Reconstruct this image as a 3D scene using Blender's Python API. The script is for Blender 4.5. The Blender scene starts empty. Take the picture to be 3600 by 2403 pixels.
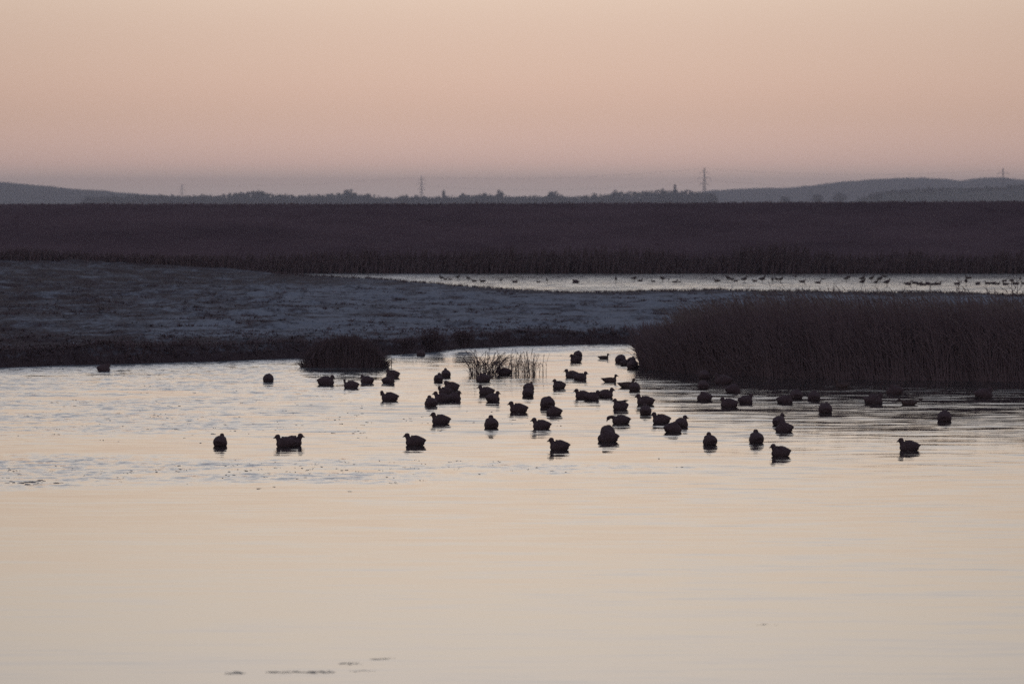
import bpy, bmesh, math, random
from mathutils import Vector, Matrix, noise

R = math.radians
scene = bpy.context.scene
COL = scene.collection

# ---------------------------------------------------------------- camera
EYE = 4.2                      # eye height over the water, metres
FPX = 20000.0                  # 200 mm lens on a 36 mm sensor, 3600 px wide
TILT = math.atan((1201.5 - 718.0) / FPX)
cam_data = bpy.data.cameras.new('camera')
cam = bpy.data.objects.new('camera', cam_data)
COL.objects.link(cam)
cam_data.sensor_width = 36.0
cam_data.lens = 200.0
cam_data.clip_start = 0.5
cam_data.clip_end = 60000.0
cam_data.dof.use_dof = True
cam_data.dof.focus_distance = 112.0
cam_data.dof.aperture_fstop = 4.0
cam.location = (0, 0, EYE)
cam.rotation_euler = (R(90) - TILT, 0, 0)
scene.camera = cam

# ---------------------------------------------------------------- world: dusk sky
world = bpy.data.worlds.new('World')
scene.world = world
world.use_nodes = True
wn, wl = world.node_tree.nodes, world.node_tree.links
wn.clear()


def wmath(op, a, b=None, c=None):
    n = wn.new('ShaderNodeMath')
    n.operation = op
    for i, v in enumerate((a, b, c)):
        if v is None:
            continue
        if isinstance(v, (int, float)):
            n.inputs[i].default_value = v
        else:
            wl.new(v, n.inputs[i])
    return n.outputs[0]


tc = wn.new('ShaderNodeTexCoord')
sx = wn.new('ShaderNodeSeparateXYZ')
wl.new(tc.outputs['Generated'], sx.inputs[0])
elev = wmath('MAXIMUM', sx.outputs['Z'], 0.0)
tt = wmath('SQRT', elev)
ramp = wn.new('ShaderNodeValToRGB')
ramp.color_ramp.interpolation = 'CARDINAL'
stops = [
    (0.0, (1.250, 0.830, 0.790)),
    (0.005, (1.080, 0.730, 0.630)),
    (0.0134, (0.870, 0.590, 0.470)),
    (0.022, (0.830, 0.578, 0.452)),
    (0.035, (0.835, 0.630, 0.500)),
    (0.058, (0.970, 0.775, 0.610)),
    (0.087, (1.000, 0.870, 0.765)),
    (0.140, (0.800, 0.765, 0.755)),
    (0.250, (0.530, 0.525, 0.570)),
    (0.500, (0.260, 0.280, 0.350)),
    (1.0, (0.145, 0.170, 0.230)),
]
els = ramp.color_ramp.elements
while len(els) > 1:
    els.remove(els[-1])
for i, (z, c) in enumerate(stops):
    e = els[0] if i == 0 else els.new(math.sqrt(z))
    e.position = math.sqrt(z)
    e.color = (*c, 1)
wl.new(tt, ramp.inputs[0])
# the afterglow sits ahead of the lens (+Y) and fades round to the other side
hl = wmath('SQRT', wmath('ADD', wmath('MULTIPLY', sx.outputs['X'], sx.outputs['X']),
                         wmath('MULTIPLY', sx.outputs['Y'], sx.outputs['Y'])))
caz = wmath('DIVIDE', sx.outputs['Y'], wmath('MAXIMUM', hl, 1e-4))
half = wmath('MULTIPLY_ADD', caz, 0.5, 0.5)
broad = wmath('POWER', half, 2.0)
narrow = wmath('POWER', half, 220.0)
az = wmath('ADD', wmath('MULTIPLY_ADD', broad, 0.23, 0.42), wmath('MULTIPLY', narrow, 0.36))
hi = wn.new('ShaderNodeMapRange')
hi.interpolation_type = 'SMOOTHSTEP'
hi.inputs['From Min'].default_value = 0.10
hi.inputs['From Max'].default_value = 0.9
wl.new(elev, hi.inputs['Value'])
azf = wmath('ADD', wmath('MULTIPLY', az, wmath('SUBTRACT', 1.0, hi.outputs[0])), wmath('MULTIPLY', hi.outputs[0], 0.8))
mul = wn.new('ShaderNodeVectorMath')
mul.operation = 'SCALE'
wl.new(ramp.outputs[0], mul.inputs[0])
wl.new(azf, mul.inputs['Scale'])
nish = wn.new('ShaderNodeTexSky')
nish.sky_type = 'NISHITA'
nish.sun_disc = False
nish.sun_elevation = R(-3.0)
nish.sun_rotation = R(0.0)
nish.air_density = 1.0
nish.dust_density = 1.0
bg1 = wn.new('ShaderNodeBackground')
bg2 = wn.new('ShaderNodeBackground')
bg1.inputs[1].default_value = 1.0
bg2.inputs[1].default_value = 0.05
wl.new(mul.outputs[0], bg1.inputs[0])
wl.new(nish.outputs[0], bg2.inputs[0])
adds = wn.new('ShaderNodeAddShader')
wl.new(bg1.outputs[0], adds.inputs[0])
wl.new(bg2.outputs[0], adds.inputs[1])
wout = wn.new('ShaderNodeOutputWorld')
wl.new(adds.outputs[0], wout.inputs[0])

scene.view_settings.view_transform = 'Standard'
scene.view_settings.look = 'None'
scene.view_settings.exposure = 0.0
scene.view_settings.gamma = 1.0
scene.view_settings.use_curve_mapping = False
scene.render.engine = 'CYCLES'
cy = scene.cycles
cy.use_denoising = False
cy.max_bounces = 5
cy.diffuse_bounces = 2
cy.glossy_bounces = 3
cy.volume_bounces = 0
cy.transmission_bounces = 2
cy.sample_clamp_indirect = 2.0
cy.sample_clamp_direct = 4.0
cy.use_adaptive_sampling = True
cy.adaptive_threshold = 0.006


# ---------------------------------------------------------------- helpers
def tag(o, label=None, cat=None, group=None, kind=None):
    if label:
        o['label'] = label
    if cat:
        o['category'] = cat
    if group:
        o['group'] = group
    if kind:
        o['kind'] = kind
    return o


def mesh_obj(name, verts, faces, mat, parent=None, smooth=False):
    me = bpy.data.meshes.new(name)
    me.from_pydata(verts, [], faces)
    me.update()
    if smooth:
        me.polygons.foreach_set('use_smooth', [True] * len(me.polygons))
    o = bpy.data.objects.new(name, me)
    COL.objects.link(o)
    if mat:
        me.materials.append(mat)
    if parent:
        o.parent = parent
    return o


def empty(name, loc, rz=0.0):
    o = bpy.data.objects.new(name, None)
    o.location = loc
    o.rotation_euler = (0, 0, rz)
    o.empty_display_size = 0.2
    COL.objects.link(o)
    return o


def copy_tree(o, parent=None):
    c = o.copy()
    COL.objects.link(c)
    if parent:
        c.parent = parent
    for ch in o.children:
        copy_tree(ch, c)
    return c


def ray(px, py):
    dx = (px - 1800.0) / FPX
    dv = (1201.5 - py) / FPX
    ct, st = math.cos(TILT), math.sin(TILT)
    return Vector((dx, ct + dv * st, -st + dv * ct))


def at(px, py, z=0.0):
    """where the sight line through a photo point meets the level z"""
    d = ray(px, py)
    k = (z - EYE) / d.z
    return Vector((d.x * k, d.y * k, z))


def at_dist(px, py, dist):
    d = ray(px, py)
    k = dist / d.y
    return Vector((d.x * k, dist, EYE + d.z * k))


def lerp_table(tab, x):
    if x <= tab[0][0]:
        return tab[0][1]
    for (x0, y0), (x1, y1) in zip(tab, tab[1:]):
        if x <= x1:
            t = (x - x0) / (x1 - x0)
            t = t * t * (3 - 2 * t) * 0.5 + t * 0.5
            return y0 + (y1 - y0) * t
    return tab[-1][1]


def smooth(a, b, x):
    t = min(1.0, max(0.0, (x - a) / (b - a)))
    return t * t * (3 - 2 * t)


def nz(x, y, s, seed=0.0):
    return noise.noise(Vector((x * s + seed * 7.31, y * s - seed * 3.17, seed)))


class MB:
    """collects verts and faces of one mesh"""

    def __init__(self):
        self.v, self.f = [], []

    def ribbon(self, pts, w0, w1, side):
        b = len(self.v)
        n = len(pts)
        for i, p in enumerate(pts):
            w = w0 + (w1 - w0) * i / (n - 1)
            self.v.append(p - side * w * 0.5)
            self.v.append(p + side * w * 0.5)
        for i in range(n - 1):
            a = b + i * 2
            self.f.append((a, a + 1, a + 3, a + 2))

    def tube(self, pts, r0, r1, seg=4, cap=True):
        b = len(self.v)
        n = len(pts)
        for i, p in enumerate(pts):
            d = (pts[min(i + 1, n - 1)] - pts[max(i - 1, 0)])
            if d.length < 1e-9:
                d = Vector((0, 0, 1))
            d.normalize()
            u = d.orthogonal().normalized()
            if abs(d.z) < 0.95:
                u = d.cross(Vector((0, 0, 1))).normalized()
            else:
                u = d.cross(Vector((0, 1, 0))).normalized()
            w = d.cross(u)
            r = r0 + (r1 - r0) * i / (n - 1)
            for k in range(seg):
                a = 2 * math.pi * k / seg
                self.v.append(p + u * math.cos(a) * r + w * math.sin(a) * r)
        for i in range(n - 1):
            for k in range(seg):
                a = b + i * seg + k
                c = b + i * seg + (k + 1) % seg
                self.f.append((a, c, c + seg, a + seg))
        if cap:
            self.f.append(tuple(b + k for k in range(seg))[::-1])
            self.f.append(tuple(b + (n - 1) * seg + k for k in range(seg)))

    def loft(self, rings, seg=12):
        """rings: (centre, half width sideways, half height, pitch); closed ends"""
        b = len(self.v)
        for (c, hw, hh, pitch) in rings:
            up = Vector((-math.sin(pitch), 0, math.cos(pitch)))
            sd = Vector((0, 1, 0))
            for k in range(seg):
                a = 2 * math.pi * k / seg
                self.v.append(Vector(c) + sd * math.cos(a) * hw + up * math.sin(a) * hh)
        n = len(rings)
        for i in range(n - 1):
            for k in range(seg):
                a = b + i * seg + k
                c = b + i * seg + (k + 1) % seg
                self.f.append((a, c, c + seg, a + seg))
        self.f.append(tuple(b + k for k in range(seg))[::-1])
        self.f.append(tuple(b + (n - 1) * seg + k for k in range(seg)))

    def ball(self, c, rx, ry, rz, rot=0.0, seg=10, rows=6):
        rings = []
        b = len(self.v)
        cr, sr = math.cos(rot), math.sin(rot)
        for i in range(rows + 1):
            th = math.pi * (i + 0.02) / (rows + 0.04)
            for k in range(seg):
                a = 2 * math.pi * k / seg
                x, y, z = rx * math.cos(th), ry * math.sin(th) * math.cos(a), rz * math.sin(th) * math.sin(a)
                self.v.append(Vector(c) + Vector((x * cr - z * sr, y, x * sr + z * cr)))
        for i in range(rows):
            for k in range(seg):
                a = b + i * seg + k
                d = b + i * seg + (k + 1) % seg
                self.f.append((a, d, d + seg, a + seg))
        self.f.append(tuple(b + k for k in range(seg))[::-1])
        self.f.append(tuple(b + rows * seg + k for k in range(seg)))

    def quad(self, c, u, w):
        b = len(self.v)
        self.v += [c - u - w, c + u - w, c + u + w, c - u + w]
        self.f.append((b, b + 1, b + 2, b + 3))

    def build(self, name, mat, parent=None, smooth=False):
        return mesh_obj(name, [tuple(p) for p in self.v], self.f, mat, parent, smooth)


# ---------------------------------------------------------------- materials
def new_mat(name):
    m = bpy.data.materials.new(name)
    m.use_nodes = True
    nt = m.node_tree
    return m, nt.nodes, nt.links, nt.nodes['Principled BSDF']


def noisy_mat(name, c1, c2, scale=3.0, detail=5.0, rough=0.9, stretch=(1, 1, 1), lo=0.35, hi=0.65, spec=0.15, coord='Object'):
    m, n, l, b = new_mat(name)
    t = n.new('ShaderNodeTexCoord')
    mp = n.new('ShaderNodeMapping')
    mp.inputs['Scale'].default_value = stretch
    nt_ = n.new('ShaderNodeTexNoise')
    nt_.inputs['Scale'].default_value = scale
    nt_.inputs['Detail'].default_value = detail
    nt_.inputs['Roughness'].default_value = 0.62
    r = n.new('ShaderNodeValToRGB')
    r.color_ramp.elements[0].position = lo
    r.color_ramp.elements[1].position = hi
    r.color_ramp.elements[0].color = (*c1, 1)
    r.color_ramp.elements[1].color = (*c2, 1)
    l.new(t.outputs[coord], mp.inputs[0])
    l.new(mp.outputs[0], nt_.inputs['Vector'])
    l.new(nt_.outputs['Fac'], r.inputs[0])
    l.new(r.outputs[0], b.inputs['Base Color'])
    b.inputs['Roughness'].default_value = rough
    b.inputs['Specular IOR Level'].default_value = spec
    return m


M_COOT = noisy_mat('coot_feathers', (0.095, 0.060, 0.068), (0.135, 0.088, 0.098), 30, 3, 0.8, spec=0.2)
M_DUCK = noisy_mat('duck_feathers', (0.085, 0.055, 0.055), (0.150, 0.100, 0.095), 35, 3, 0.85, (1, 3, 2), spec=0.15)
M_WADER = noisy_mat('wader_feathers', (0.085, 0.060, 0.062), (0.140, 0.100, 0.095), 35, 3, 0.85, spec=0.15)
M_BILL = noisy_mat('bill_horn', (0.22, 0.18, 0.17), (0.32, 0.27, 0.25), 40, 2, 0.5)
M_BILL_DARK = noisy_mat('dark_bill', (0.07, 0.05, 0.045), (0.11, 0.085, 0.075), 40, 2, 0.5)
M_REED = noisy_mat('dead_reed', (0.200, 0.140, 0.155), (0.250, 0.178, 0.194), 1.1, 4, 0.9, (1.0, 1.0, 0.8), 0.3, 0.7)
M_RUSH = noisy_mat('dark_rush', (0.125, 0.086, 0.096), (0.190, 0.132, 0.145), 2.0, 4, 0.9, (1, 1, 1), 0.3, 0.7)
M_PLUME = noisy_mat('reed_plume', (0.16, 0.115, 0.110), (0.27, 0.21, 0.20), 4, 3, 0.95)
M_LEVEE = noisy_mat('embankment_turf', (0.106, 0.066, 0.080), (0.182, 0.117, 0.134), 0.35, 7, 0.95, (0.35, 1, 1), 0.3, 0.72)
M_LEVGRASS = noisy_mat('embankment_grass', (0.165, 0.106, 0.124), (0.260, 0.172, 0.194), 0.6, 4, 0.95, (0.4, 1, 1), 0.3, 0.7)
M_GROUND = noisy_mat('plain_soil', (0.07, 0.06, 0.05), (0.12, 0.11, 0.09), 0.02, 5, 0.95)
M_HILL = noisy_mat('hill_cover', (0.05, 0.055, 0.045), (0.10, 0.105, 0.085), 0.012, 6, 0.95)
M_LEAF = noisy_mat('winter_crown', (0.035, 0.040, 0.035), (0.085, 0.080, 0.065), 0.25, 4, 0.95)
M_BARK = noisy_mat('bark', (0.04, 0.035, 0.03), (0.08, 0.07, 0.06), 2.0, 4, 0.95)
M_STEEL = noisy_mat('galvanised_steel', (0.10, 0.10, 0.11), (0.16, 0.16, 0.17), 0.5, 3, 0.7)
M_GLASS = noisy_mat('insulator_porcelain', (0.06, 0.05, 0.05), (0.10, 0.08, 0.08), 1.0, 2, 0.4)
M_DEBRIS = noisy_mat('frozen_debris', (0.12, 0.10, 0.10), (0.50, 0.50, 0.52), 1.2, 3, 0.8)
M_WEED = noisy_mat('water_weed', (0.36, 0.36, 0.34), (0.55, 0.55, 0.52), 9, 3, 0.7)


def frost_mat(name, bank=True, scale=1.0):
    m, n, l, b = new_mat(name)
    t = n.new('ShaderNodeTexCoord')
    g = n.new('ShaderNodeNewGeometry')

    def tex(sc, det, stretch=(1, 1, 1), rough=0.6):
        mp = n.new('ShaderNodeMapping')
        mp.inputs['Scale'].default_value = stretch
        l.new(t.outputs['Object'], mp.inputs[0])
        a = n.new('ShaderNodeTexNoise')
        a.inputs['Scale'].default_value = sc
        a.inputs['Detail'].default_value = det
        a.inputs['Roughness'].default_value = rough
        l.new(mp.outputs[0], a.inputs['Vector'])
        return a.outputs['Fac']

    def mth(op, a, c, d=None):
        k = n.new('ShaderNodeMath')
        k.operation = op
        for i, v in enumerate((a, c, d)):
            if v is None:
                continue
            if isinstance(v, (int, float)):
                k.inputs[i].default_value = v
            else:
                l.new(v, k.inputs[i])
        return k.outputs[0]

    big = tex(0.045, 4, (1.0, 0.6, 1))
    mid = tex(0.75 * scale, 6, (1.0, 0.30, 1), 0.68)
    fine = tex(6.0 * scale, 4, (1, 0.6, 1), 0.7)
    s = mth('ADD', mth('MULTIPLY', big, 0.55), mth('MULTIPLY_ADD', mid, 1.7, -0.35))
    s = mth('ADD', s, mth('MULTIPLY_ADD', fine, 1.1, -0.275))
    sp = n.new('ShaderNodeSeparateXYZ')
    l.new(t.outputs['Object'], sp.inputs[0])
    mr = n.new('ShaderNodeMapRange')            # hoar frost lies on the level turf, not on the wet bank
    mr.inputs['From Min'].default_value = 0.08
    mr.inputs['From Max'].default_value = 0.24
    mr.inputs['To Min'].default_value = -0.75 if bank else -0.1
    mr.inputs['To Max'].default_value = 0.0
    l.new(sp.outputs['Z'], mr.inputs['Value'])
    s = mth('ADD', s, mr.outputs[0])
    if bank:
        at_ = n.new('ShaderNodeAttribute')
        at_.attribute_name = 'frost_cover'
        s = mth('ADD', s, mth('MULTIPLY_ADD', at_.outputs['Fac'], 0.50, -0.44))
    r = n.new('ShaderNodeValToRGB')
    e = r.color_ramp.elements
    e[0].position, e[1].position = 0.70, 1.18
    e[0].color = (0.078, 0.053, 0.060, 1)
    e[1].color = (0.29, 0.31, 0.37, 1)
    x = e.new(0.92)
    x.color = (0.150, 0.148, 0.178, 1)
    sc_ = mth('MULTIPLY', s, 0.85)
    l.new(sc_, r.inputs[0])
    e[0].position, x.position = 0.63, 0.82
    e[2].position = 1.06
    l.new(r.outputs[0], b.inputs['Base Color'])
    b.inputs['Roughness'].default_value = 0.95
    b.inputs['Specular IOR Level'].default_value = 0.1
    return m


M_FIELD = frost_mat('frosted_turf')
M_FTUFT = frost_mat('frosted_grass_blades', False, 1.0)

# water ------------------------------------------------------------
M_WATER, n, l, b = new_mat('pond_water')


def mth(op, a, c=None, d=None):
    k = n.new('ShaderNodeMath')
    k.operation = op
    for i, v in enumerate((a, c, d)):
        if v is None:
            continue
        if isinstance(v, (int, float)):
            k.inputs[i].default_value = v
        else:
            l.new(v, k.inputs[i])
    return k.outputs[0]


def wtex(scale, det, stretch, rough=0.55, off=(0, 0, 0)):
    mp = n.new('ShaderNodeMapping')
    mp.inputs['Scale'].default_value = stretch
    mp.inputs['Location'].default_value = off
    mp.inputs['Rotation'].default_value = (0, 0, R(3))
    l.new(wt.outputs['Object'], mp.inputs[0])
    a = n.new('ShaderNodeTexNoise')
    a.inputs['Scale'].default_value = scale
    a.inputs['Detail'].default_value = det
    a.inputs['Roughness'].default_value = rough
    l.new(mp.outputs[0], a.inputs['Vector'])
    return a


def wrange(v, a, c, lo=0.0, hi=1.0):
    k = n.new('ShaderNodeMapRange')
    k.interpolation_type = 'SMOOTHSTEP'
    k.inputs['From Min'].default_value = a
    k.inputs['From Max'].default_value = c
    k.inputs['To Min'].default_value = lo
    k.inputs['To Max'].default_value = hi
    l.new(v, k.inputs['Value'])
    return k.outputs[0]


wt = n.new('ShaderNodeTexCoord')
ws = n.new('ShaderNodeSeparateXYZ')
l.new(wt.outputs['Object'], ws.inputs[0])
X, Y = ws.outputs['X'], ws.outputs['Y']
swell = wtex(1.0, 2, (0.30, 1.7, 1))
rip = wtex(1.0, 3, (0.9, 5.0, 1), 0.6, (31, 7, 0))
patch = wtex(1.0, 3, (0.10, 0.045, 1), 0.5, (5, 11, 0))
# breeze: more ripple by the reeds on the right, calmer in the near foreground
breeze = mth('MULTIPLY', wrange(X, -9.0, 7.0, 0.65, 1.35), wrange(Y, 72.0, 122.0, 0.20, 1.0))
breeze = mth('MULTIPLY', breeze, wrange(Y, 190.0, 250.0, 1.2, 5.0))     # wind reaches the open far channel
breeze = mth('MULTIPLY', breeze, wrange(patch.outputs['Fac'], 0.35, 0.65, 0.60, 1.25))
# skim ice: thin frozen skin with a rough top in drifting bands on the left
iceN = wtex(1.0, 5, (0.22, 0.42, 1), 0.65, (3, 2, 0))
iceF = wtex(1.0, 3, (3.0, 1.6, 1), 0.7, (17, 5, 0))
wob = wtex(1.0, 3, (0.07, 0.05, 1), 0.6, (9, 4, 0))
YW = mth('MULTIPLY_ADD', mth('SUBTRACT', wob.outputs['Fac'], 0.5), 22.0, Y)
YB = mth('MULTIPLY_ADD', mth('SUBTRACT', wob.outputs['Fac'], 0.5), 34.0, Y)
bandA = mth('MULTIPLY', wrange(YW, 97.0, 110.0), wrange(X, -0.5, -7.0))
bandB = mth('MULTIPLY', mth('MULTIPLY', wrange(YB, 83.5, 89.0), wrange(YB, 95.5, 90.0)), wrange(X, 6.0, -2.0))
shelf = wrange(mth('SUBTRACT', Y, mth('MULTIPLY', X, 1.6)), 157.0, 162.5)   # ice shelf fast to the near bank
shelf = mth('MULTIPLY', mth('MULTIPLY', shelf, wrange(X, 5.0, 1.5)), wrange(Y, 200.0, 190.0))
region = mth('MAXIMUM', bandA, bandB)
icem = mth('MULTIPLY', region, wrange(iceN.outputs['Fac'], 0.38, 0.54))
icem = mth('MULTIPLY', icem, wrange(iceF.outputs['Fac'], 0.34, 0.58))
icem = mth('MAXIMUM', icem, mth('MULTIPLY', shelf, wrange(iceF.outputs['Fac'], 0.18, 0.45)))


def chan(tex_, i):
    s = n.new('ShaderNodeSeparateXYZ')
    l.new(tex_.outputs['Color'], s.inputs[0])
    return mth('SUBTRACT', s.outputs[i], 0.5)


ny = mth('ADD', mth('MULTIPLY', chan(swell, 1), 0.14), mth('MULTIPLY', chan(rip, 1), 0.27))
nx = mth('ADD', mth('MULTIPLY', chan(swell, 0), 0.05), mth('MULTIPLY', chan(rip, 0), 0.06))
# steep lee faces hide behind the crests in front of them
ny = mth('ADD', mth('MULTIPLY', mth('MINIMUM', ny, 0.0), 1.15), mth('MULTIPLY', mth('MAXIMUM', ny, 0.0), 0.22))
ny = mth('SUBTRACT', ny, 0.010)
ny = mth('MULTIPLY', ny, breeze)
nx = mth('MULTIPLY', nx, breeze)
ny = mth('ADD', ny, mth('MULTIPLY', mth('MULTIPLY', chan(iceF, 1), 0.42), icem))
ny = mth('SUBTRACT', ny, mth('MULTIPLY', icem, 0.045))
cmb = n.new('ShaderNodeCombineXYZ')
l.new(nx, cmb.inputs[0])
l.new(ny, cmb.inputs[1])
cmb.inputs[2].default_value = 1.0
nrm = n.new('ShaderNodeVectorMath')
nrm.operation = 'NORMALIZE'
l.new(cmb.outputs[0], nrm.inputs[0])
l.new(nrm.outputs[0], b.inputs['Normal'])
mixc = n.new('ShaderNodeMix')
mixc.data_type = 'RGBA'
l.new(mth('MULTIPLY', icem, 0.8), mixc.inputs[0])
mixc.inputs[6].default_value = (0.045, 0.045, 0.045, 1)
mixc.inputs[7].default_value = (0.42, 0.47, 0.52, 1)
l.new(mixc.outputs[2], b.inputs['Base Color'])
l.new(mth('MULTIPLY_ADD', icem, 0.10, 0.035), b.inputs['Roughness'])
b.inputs['IOR'].default_value = 1.34

# ---------------------------------------------------------------- ground, water
GX = 6000.0
rows = [(-300, -0.9), (335, -0.9), (352, 0.1), (700, 0.2), (3000, 0.2), (6000, 0.2), (9000, 0.2), (13900, 0.2)]
gv, gf = [], []
cols_ = [-GX, -1500, -300, -80, 0, 80, 300, 1500, GX]
for (yy, zz) in rows:
    for xx in cols_:
        gv.append((xx, yy, zz))
nc = len(cols_)
for j in range(len(rows) - 1):
    for i in range(nc - 1):
        a = j * nc + i
        gf.append((a, a + 1, a + 1 + nc, a + nc))
tag(mesh_obj('ground', gv, gf, M_GROUND), 'flat dark plain running out behind the embankment', kind='structure')

tag(mesh_obj('water', [(-160, -80, 0), (160, -80, 0), (160, 349, 0), (-160, 349, 0)], [(0, 1, 2, 3)], M_WATER),
    'calm pond water mirroring the pale dusk sky', kind='structure')

# ---------------------------------------------------------------- the frosted field
NEAR_PX = [(-900, 1306), (0, 1292), (300, 1283), (700, 1272), (1050, 1260), (1250, 1252), (1400, 1247), (1500, 1240),
           (1640, 1224), (1850, 1216), (2000, 1213), (2150, 1210), (2300, 1208), (2700, 1214), (3100, 1220), (3600, 1225), (4500, 1235)]
FAR_PX = [(1020, 957), (1120, 963), (1300, 971), (1500, 986), (1700, 1001), (1850, 1009), (2000, 1016), (2150, 1014), (2300, 1010),
          (2500, 1007), (2700, 1011), (3000, 1015), (3200, 1015), (3400, 1019), (3600, 1024), (4500, 1030)]
near_tab = sorted((at(x, y).x, at(x, y).y) for x, y in NEAR_PX)
far_tab = sorted((at(x, y, 0.32).x, at(x, y, 0.32).y) for x, y in FAR_PX)
LEVFOOT = 345.0


def y_near(x):
    return lerp_table(near_tab, x) + 0.5 * nz(x, 0, 0.5, 3) + 0.25 * nz(x, 0, 1.7, 4)


def y_far(x):
    if x < far_tab[0][0]:
        return far_tab[0][1] + (far_tab[0][0] - x) * 5
    return lerp_table(far_tab, x) + 1.6 * nz(x, 5, 0.35, 5) + 0.8 * nz(x, 5, 1.2, 6)


RISE = [(-31, 0.76), (-24, 0.68), (-20.7, 0.52), (-17.2, 0.30), (-12.4, 0.18), (0, 0.20)]


def field_h(x, y):
    dn = y - y_near(x)
    df = y_far(x) - y
    left = smooth(-6.0, -30.0, x)
    bank = 0.32 + 0.10 * smooth(-2, -10, x)
    h = -0.55 + (0.55 + bank) * smooth(-1.3, 1.5, dn)
    w = 0.0
    if df < 8:
        h = min(h, -0.55 + (0.55 + 0.25) * smooth(-2.5, 2.2, df))
    # shallow rise towards the embankment on the left
    w = smooth(190, 322, y) * smooth(4, -4, x)
    h = h * (1 - w) + min(h + 1.0, lerp_table(RISE, x)) * w if df > 2 else h
    inl = smooth(0.3, 2.0, dn) * (0.12 + 0.88 * smooth(3.0, 45.0, df)) * smooth(0.0, 3.0, df)
    h -= 0.08 * smooth(60, 20, df) * smooth(0.3, 2.0, dn) * (1 - left) * (1 - w)
    h += inl * (0.055 * nz(x, y * 0.8, 0.9, 7) + 0.05 * nz(x, y * 0.7, 2.1, 8) + 0.05 * nz(x, y, 0.16, 9))
    lump = nz(x, y * 0.6, 0.62, 10)
    h += inl * 0.12 * smooth(0.25, 0.55, lump)
    # low ridge that follows the far shore
    h += 0.05 * math.exp(-((df - 4.5) / 2.2) ** 2) * smooth(-1, 2, df)
    return h


def grid_obj(name, xs, ys, fn, mat):
    v, f = [], []
    for yy in ys:
        for xx in xs:
            v.append((xx, yy, fn(xx, yy)))
    k = len(xs)
    for j in range(len(ys) - 1):
        for i in range(k - 1):
            a = j * k + i
            if max(v[a][2], v[a + 1][2], v[a + k][2], v[a + 1 + k][2]) < -0.4:
                continue
            f.append((a, a + 1, a + 1 + k, a + k))
    used = sorted({i for q in f for i in q})
    mp = {o: i for i, o in enumerate(used)}
    return mesh_obj(name, [v[i] for i in used], [tuple(mp[i] for i in q) for q in f], mat, smooth=True)


def frange(a, b_, s):
    k = int(round((b_ - a) / s))
    return [a + s * i for i in range(k + 1)]


ys = frange(142, 185, 0.25) + frange(185.4, 270, 0.45) + frange(270.6, 347, 0.8)
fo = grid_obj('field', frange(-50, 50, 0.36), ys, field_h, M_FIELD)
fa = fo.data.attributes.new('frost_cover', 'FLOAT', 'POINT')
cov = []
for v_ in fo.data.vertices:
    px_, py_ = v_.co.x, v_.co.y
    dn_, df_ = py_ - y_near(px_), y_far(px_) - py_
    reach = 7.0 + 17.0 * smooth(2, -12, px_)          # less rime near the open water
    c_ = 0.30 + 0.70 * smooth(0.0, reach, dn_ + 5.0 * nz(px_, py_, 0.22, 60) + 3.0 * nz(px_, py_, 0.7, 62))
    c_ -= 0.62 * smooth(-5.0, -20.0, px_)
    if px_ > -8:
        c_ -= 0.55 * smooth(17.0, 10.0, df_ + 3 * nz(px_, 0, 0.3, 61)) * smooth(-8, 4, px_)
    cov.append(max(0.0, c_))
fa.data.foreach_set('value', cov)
tag(fo,
    'low meadow white with hoar frost between the two waters', kind='structure')


# ---------------------------------------------------------------- embankment
def levee_h(x, y):
    t = (y - LEVFOOT - 0.8 * nz(x, 0, 0.06, 20)) / 13.5
    crest = 4.205 + 0.0045 * max(0.0, x + 5) + 0.03 * nz(x, 0, 0.25, 21) + 0.018 * nz(x, 0, 1.1, 22)
    up = -0.3 + (crest + 0.3) * (smooth(-0.12, 1.05, t) * 0.6 + min(1, max(0, t)) * 0.4)
    dn = crest - max(0.0, (y - 362.5)) * 0.33
    h = min(up, dn)
    return h + 0.06 * nz(x, y, 0.8, 23) * smooth(0.0, 0.3, t) * smooth(364, 357, y)


tag(grid_obj('embankment', frange(-90, 90, 0.5), frange(341, 376, 0.5), levee_h, M_LEVEE),
    'long dark grass embankment across the whole view', kind='structure')

rng = random.Random(11)


def tuft(mb, p, h, spread, n_, w, lean=(0, 0)):
    for _ in range(n_):
        a = rng.uniform(0, 2 * math.pi)
        d = Vector((math.cos(a), math.sin(a), 0))
        hh = h * rng.uniform(0.55, 1.1)
        b0 = p + d * spread * 0.3 * rng.random()
        tip = b0 + d * spread * rng.uniform(0.4, 1.0) + Vector((lean[0], lean[1], hh))
        mid_ = b0.lerp(tip, 0.55) + Vector((0, 0, hh * 0.18))
        s_ = Vector((-math.sin(a), math.cos(a), 0))
        b = len(mb.v)
        mb.v += [b0 - s_ * w * 0.5, b0 + s_ * w * 0.5, mid_ + s_ * w * 0.35, mid_ - s_ * w * 0.35, tip]
        mb.f += [(b, b + 1, b + 2, b + 3), (b + 3, b + 2, b + 4)]


mb = MB()
for i in range(500):
    yy = LEVFOOT + rng.random() ** 0.8 * 17.2
    xx = rng.uniform(-40, 40)
    tuft(mb, Vector((xx, yy, levee_h(xx, yy) - 0.03)), rng.uniform(0.05, 0.12), 0.25, 5, 0.03)
for i in range(1500):
    xx = rng.uniform(-40, 40)
    yy = rng.uniform(357.5, 362)
    tuft(mb, Vector((xx, yy, levee_h(xx, yy) - 0.03)), rng.uniform(0.06, 0.14) * (1.5 if rng.random() < 0.1 else 1), 0.10, 5, 0.03)
tag(mb.build('embankment_grass', M_LEVGRASS), 'rough dark grass growing on the embankment', kind='stuff')

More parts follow.
